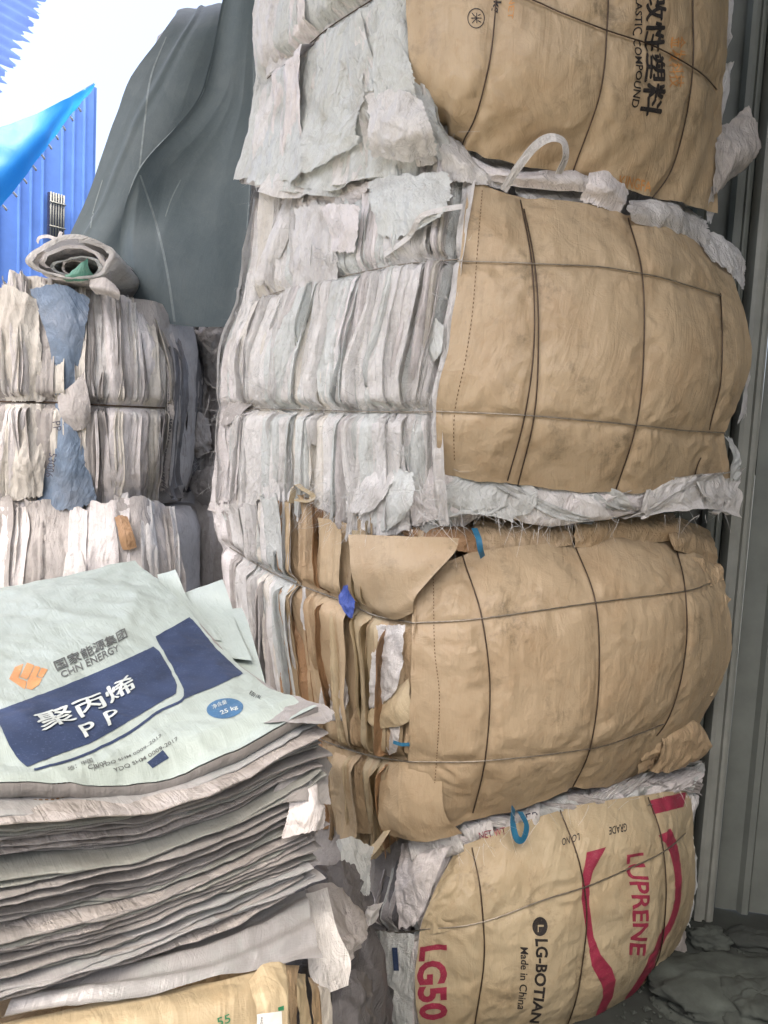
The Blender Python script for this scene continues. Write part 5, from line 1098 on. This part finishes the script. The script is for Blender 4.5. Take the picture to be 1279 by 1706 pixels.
# ================================================================== LOOSE SACKS BETWEEN PILE AND BALES
GLZ = 'loose sacks stuffed between the pile and the right stack'
loose = [
    ([[(548, 1440, 1.75), (575, 1430, 1.78), (598, 1445, 1.82)], [(545, 1500, 1.68), (580, 1490, 1.7), (605, 1500, 1.76)], [(535, 1560, 1.6), (570, 1560, 1.63), (600, 1570, 1.7)]], DG, 'dark crumpled sack high in the gap between pile and bottom bale'),
    ([[(510, 1490, 1.55), (540, 1478, 1.56), (585, 1520, 1.6)], [(515, 1540, 1.48), (560, 1540, 1.5), (605, 1555, 1.55)], [(520, 1590, 1.44), (560, 1590, 1.46), (590, 1585, 1.5)]], GY, 'grey sack leaning out over the glossy sack corner'),
    ([[(515, 1560, 1.44), (560, 1565, 1.45), (608, 1558, 1.5)], [(525, 1590, 1.4), (575, 1585, 1.42), (590, 1580, 1.46)], [(530, 1625, 1.38), (560, 1622, 1.40), (580, 1615, 1.44)]], GY, 'grey sack with fanned creases beside the white sack with black bar'),
    ([[(555, 1640, 1.5), (590, 1620, 1.52), (615, 1640, 1.58)], [(550, 1690, 1.44), (590, 1680, 1.46), (618, 1690, 1.52)], [(548, 1760, 1.4), (590, 1760, 1.42), (620, 1760, 1.48)]], DG, 'dark sack hanging at the bottom edge left of the crimson lettering'),
    ([[(560, 1400, 1.9), (590, 1395, 1.9), (625, 1410, 1.92)], [(570, 1440, 1.86), (595, 1440, 1.86), (620, 1450, 1.88)], [(565, 1490, 1.84), (592, 1490, 1.84), (612, 1490, 1.86)]], GR, 'pale green sack scrap below the torn tan corner'),
    ([[(592, 1500, 1.80), (618, 1505, 1.79), (640, 1500, 1.80)], [(600, 1520, 1.76), (622, 1520, 1.75), (632, 1512, 1.78)], [(604, 1540, 1.77), (615, 1538, 1.76), (622, 1530, 1.78)]], WH, 'little white sack triangle in front of the bottom bale end')]
for i, (rows, mt, lab) in enumerate(loose):
    o, _ = flap(None, rows, mt, 250 + i, amp=.014, scale=10, low=.02, ragged=.04, nu=40, nv=40, name='loose_sack'); tag(o, lab, 'sack', GLZ)
hp = thing('scrap_heap', 'heap of dark crumpled sacks filling the floor between pile and right stack', 'heap', (-.05, 1.75, 0))
th_ = np.linspace(0, 2 * math.pi, 48); hh = np.linspace(0, 1, 26); TT, HH = np.meshgrid(th_, hh)
c0 = P(570, 1500, 1.8); top = P(575, 1470, 1.85)[2]
rad = .30 * np.sqrt(np.clip(1 - HH ** 1.6, 0, 1))
G = np.stack([c0[0] - .03 + rad * .55 * np.cos(TT), 1.86 + rad * np.sin(TT), top * HH], -1)
dv = .035 * crumple(G, 7, 3) + .02 * noise(G * 14, 6); G = G + np.stack([np.cos(TT), np.sin(TT), .3 + 0 * TT], -1) * dv[..., None]; G[:, -1] = G[:, 0]; G[0, :, 2] = 0
mesh('heap_mass', G.reshape(-1, 3), gridfaces(*G.shape[:2]), DG, hp, uv=arcuv(G, 3))

# ================================================================== FLOOR CORNER, BOTTOM RIGHT
def rock(name, c, sx, sy, sz, mat, seed, label=None, cat=None, group=None, n=60):
    th2, ph = np.meshgrid(np.linspace(0, 2 * math.pi, n), np.linspace(0, math.pi, n // 2 + 3))
    d = np.stack([np.sin(ph) * np.cos(th2), np.sin(ph) * np.sin(th2), np.cos(ph)], -1)
    k = 1 / np.power(np.sum(np.abs(d) ** 3, -1), 1 / 3); r_ = k * (1 + .28 * noise(d * 1.8, seed) + .16 * crumple(d, 2.2, seed + 1, 3) + .07 * crumple(d, 6, seed + 2, 3) + .04 * noise(d * 15, seed)); r_[:, -1] = r_[:, 0]
    G = d * r_[..., None] * np.array([sx, sy, sz]); G[..., 2] = np.maximum(G[..., 2], -sz * .6); G = G + np.array(c) + [0, 0, sz * .58]
    o = mesh(name, G.reshape(-1, 3), gridfaces(*G.shape[:2]), mat)
    if label: tag(o, label, cat, group)
    return o
def fl(px, py):
    v = P(px, py, 1.0) - CP; return CP + v * (-EYE / v[2])
q = fl(1218, 1650); rock('concrete_slab', (q[0], q[1], -.02), .24, .13, .045, RUB, 3, 'large flat concrete lump on the floor right of the bottom bale', 'rubble', 'rubble in the floor corner')
q = fl(1262, 1690); rock('concrete_lump', (q[0], q[1], -.01), .10, .08, .05, RUB, 4, 'concrete lump in the bottom right corner of the floor', 'rubble', 'rubble in the floor corner')
q = fl(1180, 1570); rock('concrete_lump', (q[0], q[1], -.01), .06, .04, .03, RUB, 5, 'concrete lump at the foot of the pale post', 'rubble', 'rubble in the floor corner')
q = fl(1255, 1570); rock('concrete_lump', (q[0], q[1], -.01), .09, .04, .03, GROUND, 6, 'dark dirt clod against the foot of the steel wall', 'rubble', 'rubble in the floor corner')
q = fl(1110, 1690)
o, _ = flap(None, [[(1070, 1668, 2.28), (1120, 1650, 2.3), (1165, 1640, 2.33)], [(1050, 1690, 2.18), (1110, 1680, 2.2), (1160, 1670, 2.24)], [(1030, 1730, 2.08), (1100, 1720, 2.1), (1165, 1706, 2.13)]], FILM, 300, name='film_scrap', amp=.018, scale=9, low=.02, nu=60, nv=60); tag(o, 'crumpled dirty film under the right corner of the bottom bale', 'plastic film')
rq = random.Random(9); V, F = [], []
for k in range(1100):
    x, y = rq.uniform(.75, 1.6), rq.uniform(1.7, 2.55); s_ = rq.uniform(.003, .016) * rq.choice((.5, .6, 1)); i0 = len(V)
    for dx, dy, dz in ((1, 0, 0), (-.5, .8, 0), (-.5, -.8, 0), (0, 0, 1)):
        V.append([x + s_ * (dx + rq.uniform(-.3, .3)), y + s_ * (dy + rq.uniform(-.3, .3)), -.008 + s_ * dz * rq.uniform(.5, 1)])
    F += [[i0, i0 + 1, i0 + 3], [i0 + 1, i0 + 2, i0 + 3], [i0 + 2, i0, i0 + 3]]
o = mesh('gravel', V, F, RUB, smooth=False, kind='stuff'); tag(o, 'small stones and grit scattered over the floor corner', 'gravel')

for o in bpy.data.objects:
    if '_o' in o: del o['_o']
